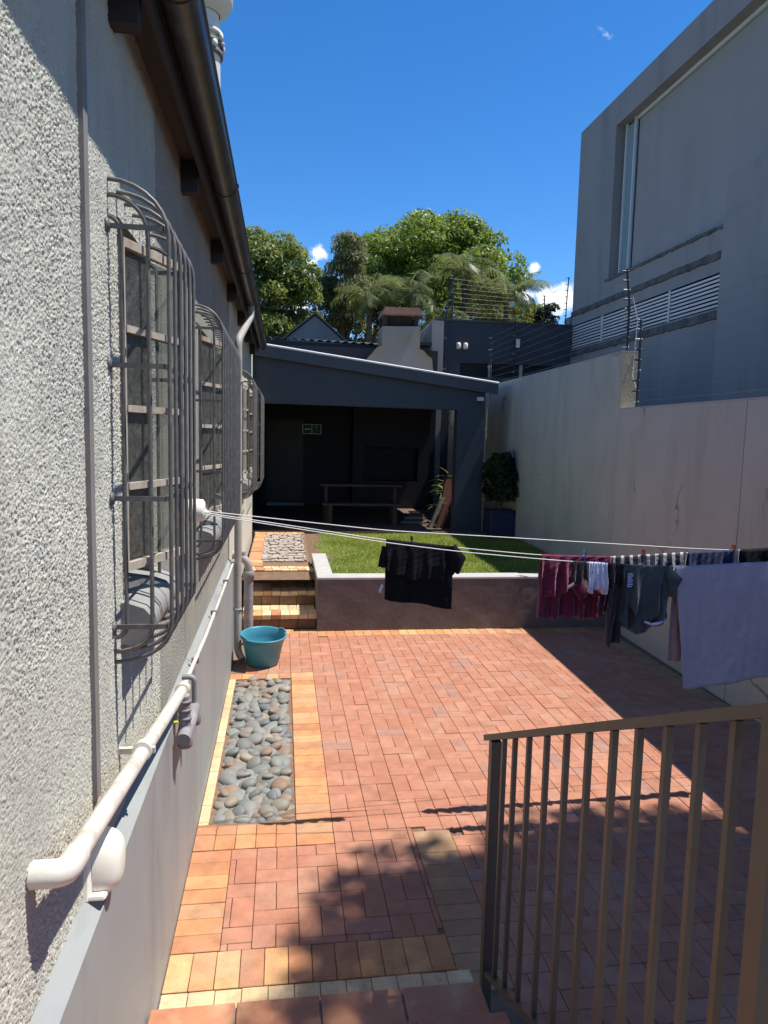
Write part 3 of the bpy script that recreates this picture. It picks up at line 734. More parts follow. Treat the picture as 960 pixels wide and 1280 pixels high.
MAT['yellow'] = mat('yellow_tape', (.6,.55,.04), None, 9, .6, 0)
obj('thread_tape', at(tp, MB().tube([(-.50,3.33,1.03),(-.478,3.33,1.03)], .008, 8)), MAT['yellow'], tp)
cd = thing('conduit', 'thin white conduit running along the plinth ledge to the downpipe', 'conduit', (-.5, 5.0, 1.07))
obj('tube', at(cd, MB().tube([(-.478,3.46,1.135),(-.482,4.6,1.085),(-.485,6.0,1.075),(-.49,7.30,1.07)], .012, 8)), MAT['pvc'], cd)
for y in (4.1, 5.2, 6.3, 7.2): obj('saddle', at(cd, MB().box(-.51,-.468,y-.012,y+.012,1.066,1.10)), MAT['pvc_grey'], cd)
bl = thing('bulkhead_lamp', 'white oval bulkhead lamp fixed below the waste pipe elbow', 'lamp', (WALL, 2.06, 1.14))
obj('back_plate', MB().cbox(-.07,.07,-.095,.095,0,.022,.01), MAT['white_plastic'], bl).rotation_euler = (R(90), 0, R(90))
mb = MB(); n1, n2 = 9, 22
for i in range(n1+1):
    a = math.pi/2*i/n1
    for k in range(n2):
        b_ = 2*math.pi*k/n2; sx = abs(math.cos(b_))**.8*math.copysign(1, math.cos(b_)); sz = abs(math.sin(b_))**.8*math.copysign(1, math.sin(b_))
        rr = math.cos(a)**.55; mb.v.append((.022+.075*math.sin(a)**.9, .064*rr*sx, .093*rr*sz))
for i in range(n1):
    for k in range(n2): mb.f.append((i*n2+k, i*n2+(k+1) % n2, (i+1)*n2+(k+1) % n2, (i+1)*n2+k)); mb.sm.append(True)
obj('diffuser', mb, MAT['white_plastic'], bl)
obj('rim', MB().cbox(-.068,.068,-.010,.010,0,.05,.006), MAT['white_plastic'], bl, loc=(.012, 0, -.078)).rotation_euler = (R(90), 0, R(90))
bl.rotation_euler = (R(-10), 0, 0)
vp = thing('vent_pipe', 'grey plastic drain pipe with elbow behind the blue tub', 'pipe', (-.37, 8.05, 0))
obj('pipe', at(vp, MB().tube([(-.37,8.05,-.02),(-.37,8.05,.80)], .052, 14)), MAT['pvc_grey'], vp)
obj('collar', at(vp, MB().lathe([(.054,.74),(.062,.74),(.062,.83),(.054,.84)], (-.37,8.05,0), 16)), MAT['pvc_grey'], vp)
obj('elbow', at(vp, MB().tube(arc_path([(-.37,8.05,.80),(-.37,8.05,.93),(-.48,8.05,1.02),(-.56,8.05,1.02)], .07), .045, 12)), MAT['dp'], vp)
obj('cap', at(vp, MB().lathe([(0,1.07),(.034,1.07),(.036,1.055),(.036,1.0),(.028,.99)], (-.44,8.05,0), 14)), MAT['dp'], vp)

# reel for the washing lines
rl = thing('line_reel', 'round white washing line reel fixed to the house wall', 'line reel', (-.49, 4.12, 1.95))
obj('housing', MB().lathe([(0,-.055),(.05,-.055),(.062,-.045),(.066,0),(.062,.045),(.05,.055),(0,.055)], (0,0,0), 22, 'X'), MAT['white_plastic'], rl)
obj('wall_bracket', MB().box(-.075,-.045,-.03,.03,-.05,.05), MAT['white_plastic'], rl)
obj('nozzle', MB().tube([(.045,0,-.01),(.075,0,-.014)], [.02,.012], 10), MAT['white_plastic'], rl)

# ---------------------------------------------------------------- blue tub
tb = thing('washing_tub', 'round blue plastic tub standing against the downpipe', 'tub', (-.19, 7.30, .004))
tb.rotation_euler = (R(5), 0, R(20)); tb.location.z = .018
wob = lambda a, h: 1 + (.035*max(0, math.cos(2*a-.4))**6 if h > .2 else 0)
obj('bowl', MB().lathe([(0,.0),(.155,.0),(.165,.008),(.205,.22),(.226,.285),(.238,.292),(.241,.306),(.231,.312),(.220,.302),(.200,.22),(.160,.02),(0,.016)], (0,0,0), 40, 'Z', wob), MAT['tub'], tb)
for a in (.2, .2+math.pi):
    obj('handle', MB().tube([(.235*math.cos(a+q), .235*math.sin(a+q), .312+.010*math.cos(q*6)) for q in np.linspace(-.26,.26,7)], .009, 6), MAT['tub'], tb)

# ================================================================ BOUNDARY WALL ON THE RIGHT
bw = thing('boundary_wall', 'tall bare grey plastered boundary wall stepping up beyond the washing', 'wall', (wx(8), 8, 0))
def wall_panel(y0, y1, z1, z0=-.06, th=.23, m=MAT['boundary'], name='wall_panel', par=bw):
    mb = MB(); v = []
    for y in (y0, y1):
        for dx, z in ((0,z0),(th,z0),(th,z1),(0,z1)): v.append((wx(y)+dx, y, z))
    mb.add(v, [(0,1,2,3)[::-1],(4,5,6,7),(0,4,7,3)[::-1],(1,2,6,5)[::-1],(3,7,6,2)[::-1],(0,1,5,4)])
    lx, ly, lz = par.location; mb.v = [(x-lx, y-ly, z-lz) for x, y, z in mb.v]
    return obj(name, mb, m, par)
for y0, y1 in ((-3.0, .02), (.03, 2.97), (2.98, 5.94), (5.95, 8.60)): wall_panel(y0, y1, 2.788)
for y0, y1 in ((8.606, 10.83), (10.84, 13.4), (13.41, 16.4), (16.41, 19.6)): wall_panel(y0, y1, 3.505)
wall_panel(8.594, 8.606, 3.503, 2.79, .228, MAT['raw_plaster'], 'raw_end')
for y0, y1, z in ((-3.0, 8.59, 2.79), (8.597, 19.6, 3.507)): wall_panel(y0, y1, z+.014, z, .235, MAT['coping'], 'capping')

# electric fence on the boundary wall
ef = thing('electric_fence', 'black electric fence posts with thin wires on the boundary wall step', 'electric fence', (4.32, 8.5, 2.8))
def post(par, p0, p1, p2, n, side=1):
    obj('post', at(par, MB().tube([p0, p1, p2], .016, 8)), MAT['pole'], par)
    p0, p1, p2 = map(Vector, (p0, p1, p2)); L1, L2 = (p1-p0).length, (p2-p1).length; res = []
    for k in range(n):
        s_ = (.08+.9*k/(n-1))*(L1+L2); p = p0+(p1-p0)*(s_/L1) if s_ < L1 else p1+(p2-p1)*((s_-L1)/L2)
        obj('insulator', at(par, MB().tube([p+Vector((-.065*side,0,0)), p+Vector((.02*side,0,.0))], [.009,.013], 8)), MAT['pole'] if k % 3 else MAT['insul'], par); res.append(p+Vector((-.06*side,0,0)))
    return res
def wires(par, A, B, sag=.02, r=.0016):
    for a, b in zip(A, B):
        pts = [a.lerp(b, k/6)-Vector((0,0,sag*math.sin(math.pi*k/6))) for k in range(7)]
        obj('wire', at(par, MB().tube(pts, r, 4)), MAT['wire'], par)
P1 = post(ef, (4.33,8.72,3.5), (4.33,8.72,4.1), (4.30,8.78,4.55), 9)
P2 = post(ef, (4.32,8.36,2.79), (4.32,8.36,3.6), (4.35,8.44,3.90), 9)
P3 = [Vector((wx(2.5)+.12, 2.5, 2.92+.125*k)) for k in range(9)]
wires(ef, P2, P3)
P4 = post(ef, (4.56,15.6,3.5), (4.56,15.6,4.3), (4.56,15.6,4.6), 9)
wires(ef, P1, P4)
obj('post', at(ef, MB().tube([(wx(2.5)+.18,2.5,2.79),(wx(2.5)+.18,2.5,4.0)], .016, 8)), MAT['pole'], ef)
obj('feed_cable', at(ef, MB().tube([(4.36,8.70,4.2),(4.40,8.62,3.9),(4.37,8.60,3.5),(4.34,8.55,3.2),(4.34,8.40,3.0)], .006, 6)), MAT['insul'], ef)

# ================================================================ PATIO SHELTER
ps = thing('patio_shelter', 'dark charcoal patio shelter with sloping flat roof across the garden', 'shelter', (-.3, 13.4, 0))
def pp(name, mb, m, par=ps): return obj(name, at(ps, mb), m, par)
def roof_z(x): return 3.955 - (x+.25)*(.53/4.29)
FY = 13.40
mb = MB().prism([(-.62,2.93),(3.30,2.905),(3.30,GZ-.05),(3.835,GZ-.05),(3.835,roof_z(3.835)-.20),(-.62,roof_z(-.62)-.20)], FY, FY+.26)
pp('front_beam', mb, MAT['navy'])
for x0, x1 in ((-.62, 2.19), (2.194, 4.05)):
    pp('fascia', MB().prism([(x0,roof_z(x0)-.215),(x1,roof_z(x1)-.215),(x1,roof_z(x1)-.018),(x0,roof_z(x0)-.018)], FY-.13, FY-.10), MAT['navy_light'])
pp('roof', MB().prism([(-.64,roof_z(-.64)-.016),(4.06,roof_z(4.06)-.016),(4.06,roof_z(4.06)+.012),(-.64,roof_z(-.64)+.012)], FY-.145, 17.2), MAT['roof_white'])
pp('sun_catch_strip', MB().add([(x,y,roof_z(x)+dz) for x in (-.64,4.06) for y,dz in ((FY-.15,.010),(FY-.125,.026),(FY-.115,.02),(FY-.15,-.006))], [(0,4,5,1),(1,5,6,2),(3,7,4,0),(2,6,7,3),(0,1,2,3),(7,6,5,4)]), MAT['roof_white'])  # sloped strip added so the roof edge catches the sun
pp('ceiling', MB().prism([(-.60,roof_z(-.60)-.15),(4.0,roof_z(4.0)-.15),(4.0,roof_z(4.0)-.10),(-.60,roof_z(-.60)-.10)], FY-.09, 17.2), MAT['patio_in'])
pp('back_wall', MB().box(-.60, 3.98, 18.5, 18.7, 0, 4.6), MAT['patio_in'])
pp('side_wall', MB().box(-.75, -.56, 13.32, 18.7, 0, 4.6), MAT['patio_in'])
pp('rear_roof', MB().box(-.75, 4.0, 16.9, 18.8, 3.30, 3.36), MAT['patio_in'])
dr = pp('door', MB().box(-.42, .52, 18.44, 18.495, GZ, 2.75), MAT['door'])
pp('door_panel', MB().box(-.30, .40, 18.425, 18.44, .75, 1.6), MAT['door'], dr); pp('door_panel', MB().box(-.30, .40, 18.425, 18.44, 1.75, 2.6), MAT['door'], dr)
pp('wall_pilaster', MB().box(1.90, 2.0, 18.40, 18.5, GZ, 3.3), MAT['navy'])
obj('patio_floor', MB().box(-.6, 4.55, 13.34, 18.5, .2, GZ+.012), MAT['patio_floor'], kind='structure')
obj('sunlit_sliver', MB().cbox(-.40, .55, 18.05, 18.40, GZ+.014, GZ+.09, .01), MAT['pillar_pale'], label='pale slab added as a sliver of sunlight below the dark patio door', cat='sunlit_sliver')  # added slab, its pale colour stands for sunlight on the floor
# downpipe and sensor at the pillar
pd = thing('patio_downpipe', 'slim grey downpipe on the right side of the shelter pillar', 'pipe', (3.87, 13.45, GZ))
obj('pipe', at(pd, MB().tube(arc_path([(3.93,13.36,3.22),(3.90,13.36,3.10),(3.875,13.42,2.95),(3.875,13.42,GZ)], .06), .02, 10)), MAT['trunk'], pd)
for z in (1.2, 2.55): obj('clip', at(pd, MB().box(3.835,3.90,13.39,13.45,z-.012,z+.012)), MAT['dp'], pd)
sn = thing('security_sensor', 'small pale security camera under the corner of the shelter roof', 'camera', (3.72, 13.36, 3.12))
obj('body', MB().cbox(-.06,.06,-.08,.02,-.035,.035,.01), MAT['pvc'], sn); obj('mount', MB().box(-.02,.02,.0,.05,-.06,-.036), MAT['pole'], sn)
# exit sign
es = thing('exit_sign', 'dark green emergency exit sign with left arrow and running figure', 'sign', (.735, 18.40, 2.50))
MAT['sign_green'] = mat('sign_dark_green', (.012,.055,.035), None, 5, .5, 0); 
def glowm():
    m, t, b = nodes('photoluminescent_print'); b.inputs['Base Color'].default_value = (.42,.56,.46,1); b.inputs['Roughness'].default_value = .5
    b.inputs['Emission Color'].default_value = (.5,.9,.65,1); b.inputs['Emission Strength'].default_value = .012; return m
MAT['glow'] = glowm()
obj('plate', MB().box(-.24,.24,0,.012,-.125,.125), MAT['sign_green'], es)
mb = MB()
for x0, x1, z0, z1 in ((-.24,.24,.108,.125),(-.24,.24,-.125,-.108),(-.24,-.222,-.108,.108),(.222,.24,-.108,.108),(-.009,.009,-.108,.108)): mb.box(x0,x1,-.004,-.0005,z0,z1)
obj('border', mb, MAT['glow'], es)
mb = MB(); mb.box(-.18,-.04,-.004,-.0005,-.016,.016)
mb.bar((-.185,-.002,0),(-.115,-.002,.075),.003,.03,(0,1,0)); mb.bar((-.185,-.002,0),(-.115,-.002,-.075),.003,.03,(0,1,0))
obj('arrow', mb, MAT['glow'], es)
mb = MB(); mb.lathe([(0,-.004),(.02,-.004),(.02,-.001),(0,-.0005)], (.10,0,.075), 12, 'Y')
for a, b_ in (((.11,.05),(.125,-.02)),((.11,.045),(.06,.02)),((.06,.02),(.05,-.01)),((.115,.045),(.165,.03)),((.165,.03),(.19,.055)),((.125,-.02),(.085,-.05)),((.085,-.05),(.065,-.09)),((.125,-.02),(.165,-.05)),((.165,-.05),(.20,-.05))):
    mb.bar((a[0],-.002,a[1]),(b_[0],-.002,b_[1]),.003,.02,(0,1,0))
obj('running_figure', mb, MAT['glow'], es)
# picnic table
pt = thing('picnic_table', 'dark timber table with lower bench rail inside the patio shelter', 'table', (1.62, 15.0, GZ+.012))
for i in range(5): obj('top_board', MB().cbox(-.86,.86,-.37+i*.148,-.37+i*.148+.142,.76,.80,.006), MAT['wood'], pt)
for s_ in (-1, 1):
    for q in (-1, 1): obj('leg', MB().bar((s_*.72,q*.30,0),(s_*.72,q*.22,.76),.09,.06,(1,0,0)), MAT['wood'], pt)
    obj('cross_rail', MB().box(s_*.72-.03,s_*.72+.03,-.28,.28,.36,.44), MAT['wood'], pt)
bn = thing('timber_bench', 'long dark timber bench in front of the patio table', 'bench', (1.62, 14.4, GZ+.012))
for i in range(2): obj('seat_board', MB().cbox(-.82,.82,-.15+i*.152,-.004+i*.152,.40,.44,.006), MAT['wood'], bn)
for s_ in (-1, 1): obj('leg', MB().box(s_*.66-.04,s_*.66+.04,-.12,.12,0,.398), MAT['wood'], bn)
# boards leaning near the pillar
lb = thing('leaning_cupboard_door', 'reddish timber panel leaning at the patio pillar', 'timber panel', (3.28, 13.95, GZ+.012))
obj('panel', MB().obox((-.18,-.05,0),(.46,.10,0),(-.02,.05,0),(.16,.12,1.02)), MAT['wood_red'], lb)
obj('top_edge', MB().obox((-.03,.06,1.02),(.46,.10,0),(-.05,.08,0),(.004,.003,.03)), MAT['wood'], lb)
for i, (x, y, L, tl, m) in enumerate(((2.92,13.85,.60,.24,'wood_pale'),(3.04,13.80,.50,.16,'wood_red'),(3.16,13.78,.36,.12,'wood'))):
    o = obj('leaning_plank', MB().obox((0,0,0),(.085,.05,0),(-.02,.04,0),(tl,.06,L)), MAT[m], None, loc=(x,y,GZ+.014), label=['long grey plank leaning against the reddish timber panel','medium reddish plank leaning beside the grey plank','short brown plank leaning lowest by the pillar foot'][i], cat='plank', group='planks leaning in the patio')
for k in range(4):
    obj('stacked_board', MB().cbox(-.24+.02*k,.24-.015*k,-.15,.15,0,.045,.006), MAT['wood' if k % 2 else 'wood_pale'], None, loc=(2.70+.02*k,14.75,GZ+.013+.047*k), label=['lowest board of the small timber stack on the patio floor','second board up in the patio timber stack','third board up in the patio timber stack','topmost stacked board under the pale round dish'][k], cat='board', group='stack of boards on the patio').rotation_euler = (0,0,.1*math.sin(k*3))
MAT['bowl'] = mat('pale_dish', (.55,.48,.36), None, 9, .5, .1)
obj('dish', MB().lathe([(0,0),(.06,0),(.12,.035),(.125,.05),(.11,.045),(.05,.012),(0,.012)], (0,0,0), 20), MAT['bowl'], None, loc=(2.76,14.75,GZ+.203), label='pale round dish on top of the stacked boards', cat='dish')

# ================================================================ FOLIAGE TOOLS
def leaf_cloud(blobs, n, size, droop=.2, aspect=.45, shell=.72, seed=1):
    g = np.random.default_rng(seed); B = np.array([(x, y, z, r_, sx, sz) for x, y, z, r_, sx, sz in blobs]); wgt = B[:,3]**2; wgt /= wgt.sum()
    id_ = g.choice(len(B), n, p=wgt); d = g.normal(size=(n,3)); d /= np.linalg.norm(d, axis=1)[:,None]; d[:,2] = np.where(d[:,2] < -.35, -d[:,2]*.6, d[:,2])
    rad = B[id_,3]*(shell + (1.06-shell)*g.random(n)**.6); P = B[id_,:3] + d*rad[:,None]*np.c_[B[id_,4], B[id_,4], B[id_,5]]
    nrm = d*.8 + g.normal(size=(n,3))*.6 + np.array([0,0,.35]); nrm /= np.linalg.norm(nrm, axis=1)[:,None]
    a = g.normal(size=(n,3)); a[:,2] -= droop*2; a -= nrm*(a*nrm).sum(1)[:,None]; a /= np.linalg.norm(a, axis=1)[:,None]; b = np.cross(nrm, a)
    s_ = size*g.uniform(.6,1.35,n)[:,None]; V = np.empty((n,4,3)); V[:,0] = P-a*s_*.5; V[:,1] = P+b*s_*aspect*.5; V[:,2] = P+a*s_*.5; V[:,3] = P-b*s_*aspect*.5
    hue = np.clip(.5*g.random(n)+.5*g.random(len(B))[id_], 0, 1); return V, hue
def crown_blobs(c, rx, ry, rz, n, r0, r1, seed, low=-.5, fill=.25):
    g = np.random.default_rng(seed); out_ = []
    for _ in range(n):
        d = g.normal(size=3); d /= np.linalg.norm(d)
        if d[2] < low: d[2] = abs(d[2])
        q = (fill + (1-fill)*g.random()**.45); r_ = g.uniform(r0, r1)
        out_.append((c[0]+d[0]*(rx-r_*.7)*q, c[1]+d[1]*(ry-r_*.7)*q, c[2]+d[2]*(rz-r_*.6)*q, r_, 1.1, .75))
    return out_
def limb_mesh(base, c, rz, r0, n, seed, spread):
    g = np.random.default_rng(seed); m = MB(); top_ = Vector((c[0], c[1], c[2]-rz*.25)); b = Vector(base)
    mid = b.lerp(top_, .55)+Vector((g.normal(0,.15), g.normal(0,.15), 0)); m.tube([b, b.lerp(mid,.5), mid, top_], [r0, r0*.85, r0*.65, r0*.3], 9)
    for k in range(n):
        a = 6.283*k/n+g.uniform(-.3,.3); s_ = mid.lerp(top_, g.uniform(0,.6)); e = Vector((c[0]+math.cos(a)*spread*g.uniform(.6,.95), c[1]+math.sin(a)*spread*g.uniform(.6,.95), c[2]+rz*g.uniform(-.3,.45)))
        k_ = s_.lerp(e,.5)+Vector((0,0,.12*spread)); m.tube([s_, k_, e], [r0*.42, r0*.26, r0*.08], 6)
    return m
def tree(name, label, base, c, rx, ry, rz, nblob, nleaf, size, m, seed, r=(.5,1.0), trunk=.22, low=-.5, droop=.2, aspect=.45, group=None, extra=None, shell=.72, fill=.25):
    t = thing(name, label, 'tree', base, group)
    bl_ = crown_blobs(c, rx, ry, rz, nblob, *r, seed, low, fill) + (extra or [])
    V, hue = leaf_cloud(bl_, nleaf, size, droop, aspect, shell, seed+1); V -= np.array(base)
    obj('crown', tri_mesh('crown', V, hue, m, 4), None, t)
    mb = limb_mesh(base, c, rz, trunk, 7, seed+2, min(rx, ry)*.8); obj('trunk', at(t, mb), MAT['bark'], t); return t
L_A = leaf_mat('leaf_bright_green', [(0, (.06,.105,.018)), (.5, (.13,.20,.028)), (1, (.22,.28,.045))])
L_B = leaf_mat('leaf_mid_green', [(0, (.065,.105,.024)), (.5, (.13,.18,.038)), (1, (.22,.26,.06))])
L_E = leaf_mat('leaf_olive_green', [(0, (.06,.080,.022)), (.5, (.115,.14,.04)), (1, (.20,.215,.07))])
L_C = leaf_mat('leaf_grey_green', [(0, (.07,.088,.036)), (.5, (.135,.155,.062)), (1, (.23,.235,.11))])
L_D = leaf_mat('leaf_dark_green', [(0, (.012,.026,.010)), (.6, (.024,.048,.014)), (1, (.05,.085,.022))])
L_Y = leaf_mat('leaf_yellow_green', [(0, (.10,.12,.016)), (.5, (.18,.20,.025)), (1, (.26,.26,.045))])
L_P = leaf_mat('palm_leaflet', [(0, (.05,.08,.022)), (.5, (.10,.135,.04)), (1, (.20,.21,.095))], .4)

TG = 'trees beyond the patio shelter'
tree('broadleaf_tree', 'rounded mid green tree rising beside the house gutter', (-1.0,31,0), (-.65,31,7.7), 2.85, 2.4, 3.25, 78, 34000, .18, L_B, 11, (.45,.95), .24, -.7, group=TG)
tree('gum_tree', 'grey green gum tree with hanging leaves beside the round tree', (2.6,33,0), (2.75,33,8.9), 1.6, 1.5, 2.75, 46, 15000, .22, L_C, 21, (.35,.75), .2, -.8, .9, .26, group=TG, shell=.4)
tree('round_tree', 'large domed bright green tree towering behind the chimney', (7.3,38,0), (7.9,38,10.0), 5.1, 4.2, 4.0, 135, 60000, .23, L_A, 31, (.6,1.25), .4, -.6, group=TG, extra=[(3.9,36,10.6,1.0,1.1,.8),(4.6,36,11.4,.9,1.1,.8),(3.6,36,9.4,1.0,1,1)])
tree('hedge_tree', 'low yellow green bushy tree above the dark rear wall', (12.0,36,0), (11.9,36,8.0), 2.4, 1.6, 1.45, 40, 14000, .16, L_Y, 41, (.35,.7), .18, -.6, group=TG)
tree('conifer_tree', 'narrow dark conifer between the fence posts', (12.85,34,0), (12.85,34,7.3), .42, .42, 2.25, 26, 6500, .13, L_D, 51, (.18,.34), .12, -.9, group=TG)
tree('conifer_tree', 'shorter dark conifer beside the narrow one', (12.45,34.2,0), (12.35,34.2,7.2), .28, .3, 1.95, 16, 3500, .12, L_D, 53, (.14,.26), .1, -.9, group=TG)
tree('scrub_tree', 'olive scrubby tree filling the gap under the palms', (4.2,34,0), (4.3,34,7.1), 3.9, 1.3, 2.3, 64, 24000, .2, L_E, 61, (.4,.8), .18, -.7, .6, .3, group=TG, shell=.5)
tree('scrub_tree', 'olive scrubby tree low behind the rear wall fence', (9.6,34,0), (9.7,34,7.2), 1.9, 1.2, 1.6, 34, 11000, .18, L_E, 67, (.3,.6), .16, -.7, .6, .3, group=TG, shell=.5)

def frond_mesh(L, nl, leafl, droop, name='frond', seed=0):
    g = np.random.default_rng(seed); pts = []; ang = R(62)
    p = Vector((0,0,0)); n = 16
    for k in range(n+1):
        pts.append(p.copy()); a = ang - droop*(k/n)**1.25; p = p + Vector((math.cos(a), 0, math.sin(a)))*(L/n)
    V = []; rnd = []
    for k in range(nl):
        t_ = .12+.86*k/(nl-1); i = min(int(t_*n), n-1); c = pts[i].lerp(pts[i+1], t_*n-i); d = (pts[i+1]-pts[i]).normalized()
        ll = leafl*(.55+.9*math.sin(math.pi*min(1,t_*.9+.08)))*g.uniform(.85,1.1)
        for sg in (-1, 1):
            dr_ = (d*.55 + Vector((0,sg,0))*.72 + Vector((0,0,-.2-.35*g.random()))).normalized(); tip = c+dr_*ll-Vector((0,0,.12*ll)); w_ = Vector((0,0,1)).cross(dr_).normalized()*.024 + Vector((0,0,.010))
            V.append([c-w_*.6, c.lerp(tip,.4)-w_, tip, c.lerp(tip,.4)+w_]); rnd.append(.3+.5*g.random())
    for k in range(n):
        a, b = pts[k], pts[k+1]; w_ = Vector((0,.022*(1-k/n)+.004,0)); V.append([a-w_, b-w_, b+w_, a+w_]); rnd.append(.95)
    return tri_mesh(name, np.array(V), rnd, L_P, 4)
FR = [frond_mesh(2.1, 27, .5, R(105), 'frond', 1), frond_mesh(1.9, 25, .48, R(135), 'frond', 2), frond_mesh(1.7, 23, .45, R(160), 'frond', 3), frond_mesh(1.8, 24, .45, R(70), 'frond', 4)]
def palm(label, base, h, n, s_, seed):
    g = np.random.default_rng(seed); t = thing('palm_tree', label, 'palm', base, 'palms in front of the round tree')
    mb = MB(); mb.tube([(0,0,0),(.05,0,h*.5),(.0,0,h)], [.17,.13,.11], 9); obj('trunk', mb, MAT['bark'], t)
    for k in range(n):
        o = bpy.data.objects.new('frond', FR[int(g.integers(0,4))]); COL.objects.link(o); o.parent = t; o.location = (0,0,h)
        tilt = g.uniform(-.35,.75) ; o.rotation_mode = 'XYZ'; o.rotation_euler = (0, tilt, k*2.39996+g.uniform(-.2,.2)); o.scale = (s_*g.uniform(.85,1.1),)*3
palm('tall feathery palm in front of the domed green tree', (7.75,31,0), 9.3, 22, .95, 1)
palm('broad palm with drooping fronds left of the chimney', (3.5,30,0), 7.9, 22, .9, 2)
palm('palm with drooping fronds directly behind the chimney cap', (5.1,30,0), 8.1, 26, 1.0, 3)
palm('palm leaning out to the right edge of the domed tree', (9.35,30,0), 8.1, 28, 1.05, 4)
palm('low palm between the chimney and the rear wall post', (6.45,30,0), 6.9, 22, .9, 5)

# shade tree standing beyond the boundary wall, out to the right of the stairs
tree('shade_tree', 'leafy tree beyond the boundary wall shading the foot of the stairs', (7.0,1.6,-.05), (6.93,2.36,11.0), 2.4, 1.4, 1.35, 100, 38000, .17, L_B, 71, (.35,.7), .14, -.8, shell=.4)

# shrub in planter by the wall
pl_ = thing('planter_box', 'square navy planter between the shelter pillar and the boundary wall', 'planter', (4.10, 13.05, GZ-.01))
mb = MB().cbox(-.23,.23,-.22,.22,0,.46,.012); obj('box', mb, MAT['planter'], pl_); obj('rim', MB().cbox(-.245,.245,-.235,.235,.462,.50,.01), MAT['planter'], pl_)
sh = thing('potted_shrub', 'dense dark green shrub growing in the navy planter', 'shrub', (4.10,13.05,GZ+.48))
V, hue = leaf_cloud(crown_blobs((.02,0,.52),.37,.36,.60,34,.14,.24,81,-.8), 8500, .10, .2, .5, .4, 82); obj('foliage', tri_mesh('foliage', V, hue, L_D, 4), None, sh)
obj('stem', MB().tube([(0,0,-.02),(.02,0,.3),(0,.02,.7)], [.03,.025,.012], 7), MAT['bark'], sh)
# pot plant inside the patio
def strap_plant(name, label, loc, n, L, seed):
    g = np.random.default_rng(seed); t = thing(name, label, 'plant', loc); MATL = L_B
    for k in range(n):
        a = k*2.4+g.uniform(-.3,.3); ln = L*g.uniform(.7,1.1); el = g.uniform(.5,1.3); V = []; p = Vector((0,0,.28+.5*g.random())); q = 6
        for i in range(q):
            e = el-1.6*i/q; p2 = p+Vector((math.cos(a)*math.cos(e), math.sin(a)*math.cos(e), math.sin(e)))*(ln/q); w0 = .035*math.sin(math.pi*(i+.35)/(q+.4)); w1 = .035*math.sin(math.pi*(i+1.35)/(q+.4)); sd = Vector((-math.sin(a), math.cos(a), 0))
            V.append([p-sd*w0, p2-sd*w1, p2+sd*w1, p+sd*w0]); p = p2
        obj('leaf', tri_mesh('leaf', np.array(V), [g.random()*.6+.3]*len(V), MATL, 4), None, t)
    obj('stem', MB().tube([(0,0,0),(.02,0,.4),(0,.02,.85)], [.03,.025,.015], 7), MAT['bark'], t)
    obj('pot', MB().lathe([(0,0),(.12,0),(.16,.28),(.175,.28),(.175,.31),(.155,.31),(.14,.26),(0,.25)], (0,0,0), 20), MAT['tile'], t)
strap_plant('pot_plant', 'broad leafed pot plant on the patio behind the leaning timber panel', (3.42,14.6,GZ+.014), 26, .62, 5)
strap_plant('pot_plant', 'taller pot plant against the boundary wall beside the open patio side', (3.75,15.4,GZ+.014), 26, .75, 9)

# ================================================================ BUILDINGS BEHIND
lo = thing('lean_to_building', 'dark lean-to outbuilding with corrugated roof edge behind the shelter', 'outbuilding', (1.0, 18.9, 0))
obj('wall', at(lo, MB().box(-.8, 2.45, 18.9, 21.5, 0, 4.74)), MAT['navy'], lo)
mb = MB(); n = 90
for i in range(n+1):
    x = -.85+3.33*i/n; z = 4.80-.022*(x)+.022*math.cos(i*math.pi/3); mb.v += [(x,18.72,z),(x,21.6,z+.35),(x,18.72,z-.012),(x,21.6,z+.338)]
for i in range(n):
    a = 4*i; mb.f += [(a,a+4,a+5,a+1),(a+2,a+3,a+7,a+6),(a,a+2,a+6,a+4)]; mb.sm += [True,True,False]
obj('roof', at(lo, mb), MAT['corr'], lo)
obj('fascia', at(lo, MB().prism([(-.83,4.64),(2.46,4.58),(2.46,4.70),(-.83,4.76)], 18.76, 18.79)), MAT['eave'], lo)
gb = thing('gable_building', 'small grey gable peak behind the corrugated roof edge', 'building', (.9, 23, 0))
obj('wall', at(gb, MB().prism([(.1,0),(1.85,0),(1.85,5.35),(.97,6.08),(.1,5.35)], 23, 27)), MAT['bld'], gb)
obj('roof', at(gb, MB().prism([(-.05,5.27),(.97,6.12),(2.0,5.27),(2.0,5.33),(.97,6.18),(-.05,5.33)], 22.9, 27.1)), MAT['corr'], gb)
ch = thing('braai_chimney', 'stepped grey barbecue chimney with rusty capped flue', 'chimney', (2.8, 17.5, 0))
obj('stack', at(ch, MB().prism([(2.02,3.37),(3.66,3.37),(3.655,4.02),(3.62,4.30),(3.50,4.37),(3.42,4.47),(3.31,4.51),(3.305,5.05),(2.375,5.02),(2.37,4.56),(2.24,4.50),(2.14,4.36),(2.02,4.25)], 17.5, 18.3)), MAT['chim'], ch)
m_ = MB(); m_.box(1.72,3.64,17.6,18.3,.55,1.25); m_.box(1.72,2.0,17.6,18.3,1.25,3.37); m_.box(3.36,3.64,17.6,18.3,1.25,3.37); m_.box(2.0,3.36,17.6,18.3,2.1,3.37); m_.box(2.0,3.36,18.1,18.3,1.25,2.1)
obj('hearth', at(ch, m_), MAT['patio_in'], ch)
for x in (2.44, 3.22):
    for y in (17.56, 18.16): obj('flue_post', at(ch, MB().box(x-.05,x+.05,y,y+.09,5.02,5.30)), MAT['flue_dark'], ch)
obj('flue_gap_shade', at(ch, MB().box(2.52,3.14,17.70,18.1,5.02,5.29)), MAT['flue_dark'], ch)  # dark block fills the open flue gap, shade put into its colour
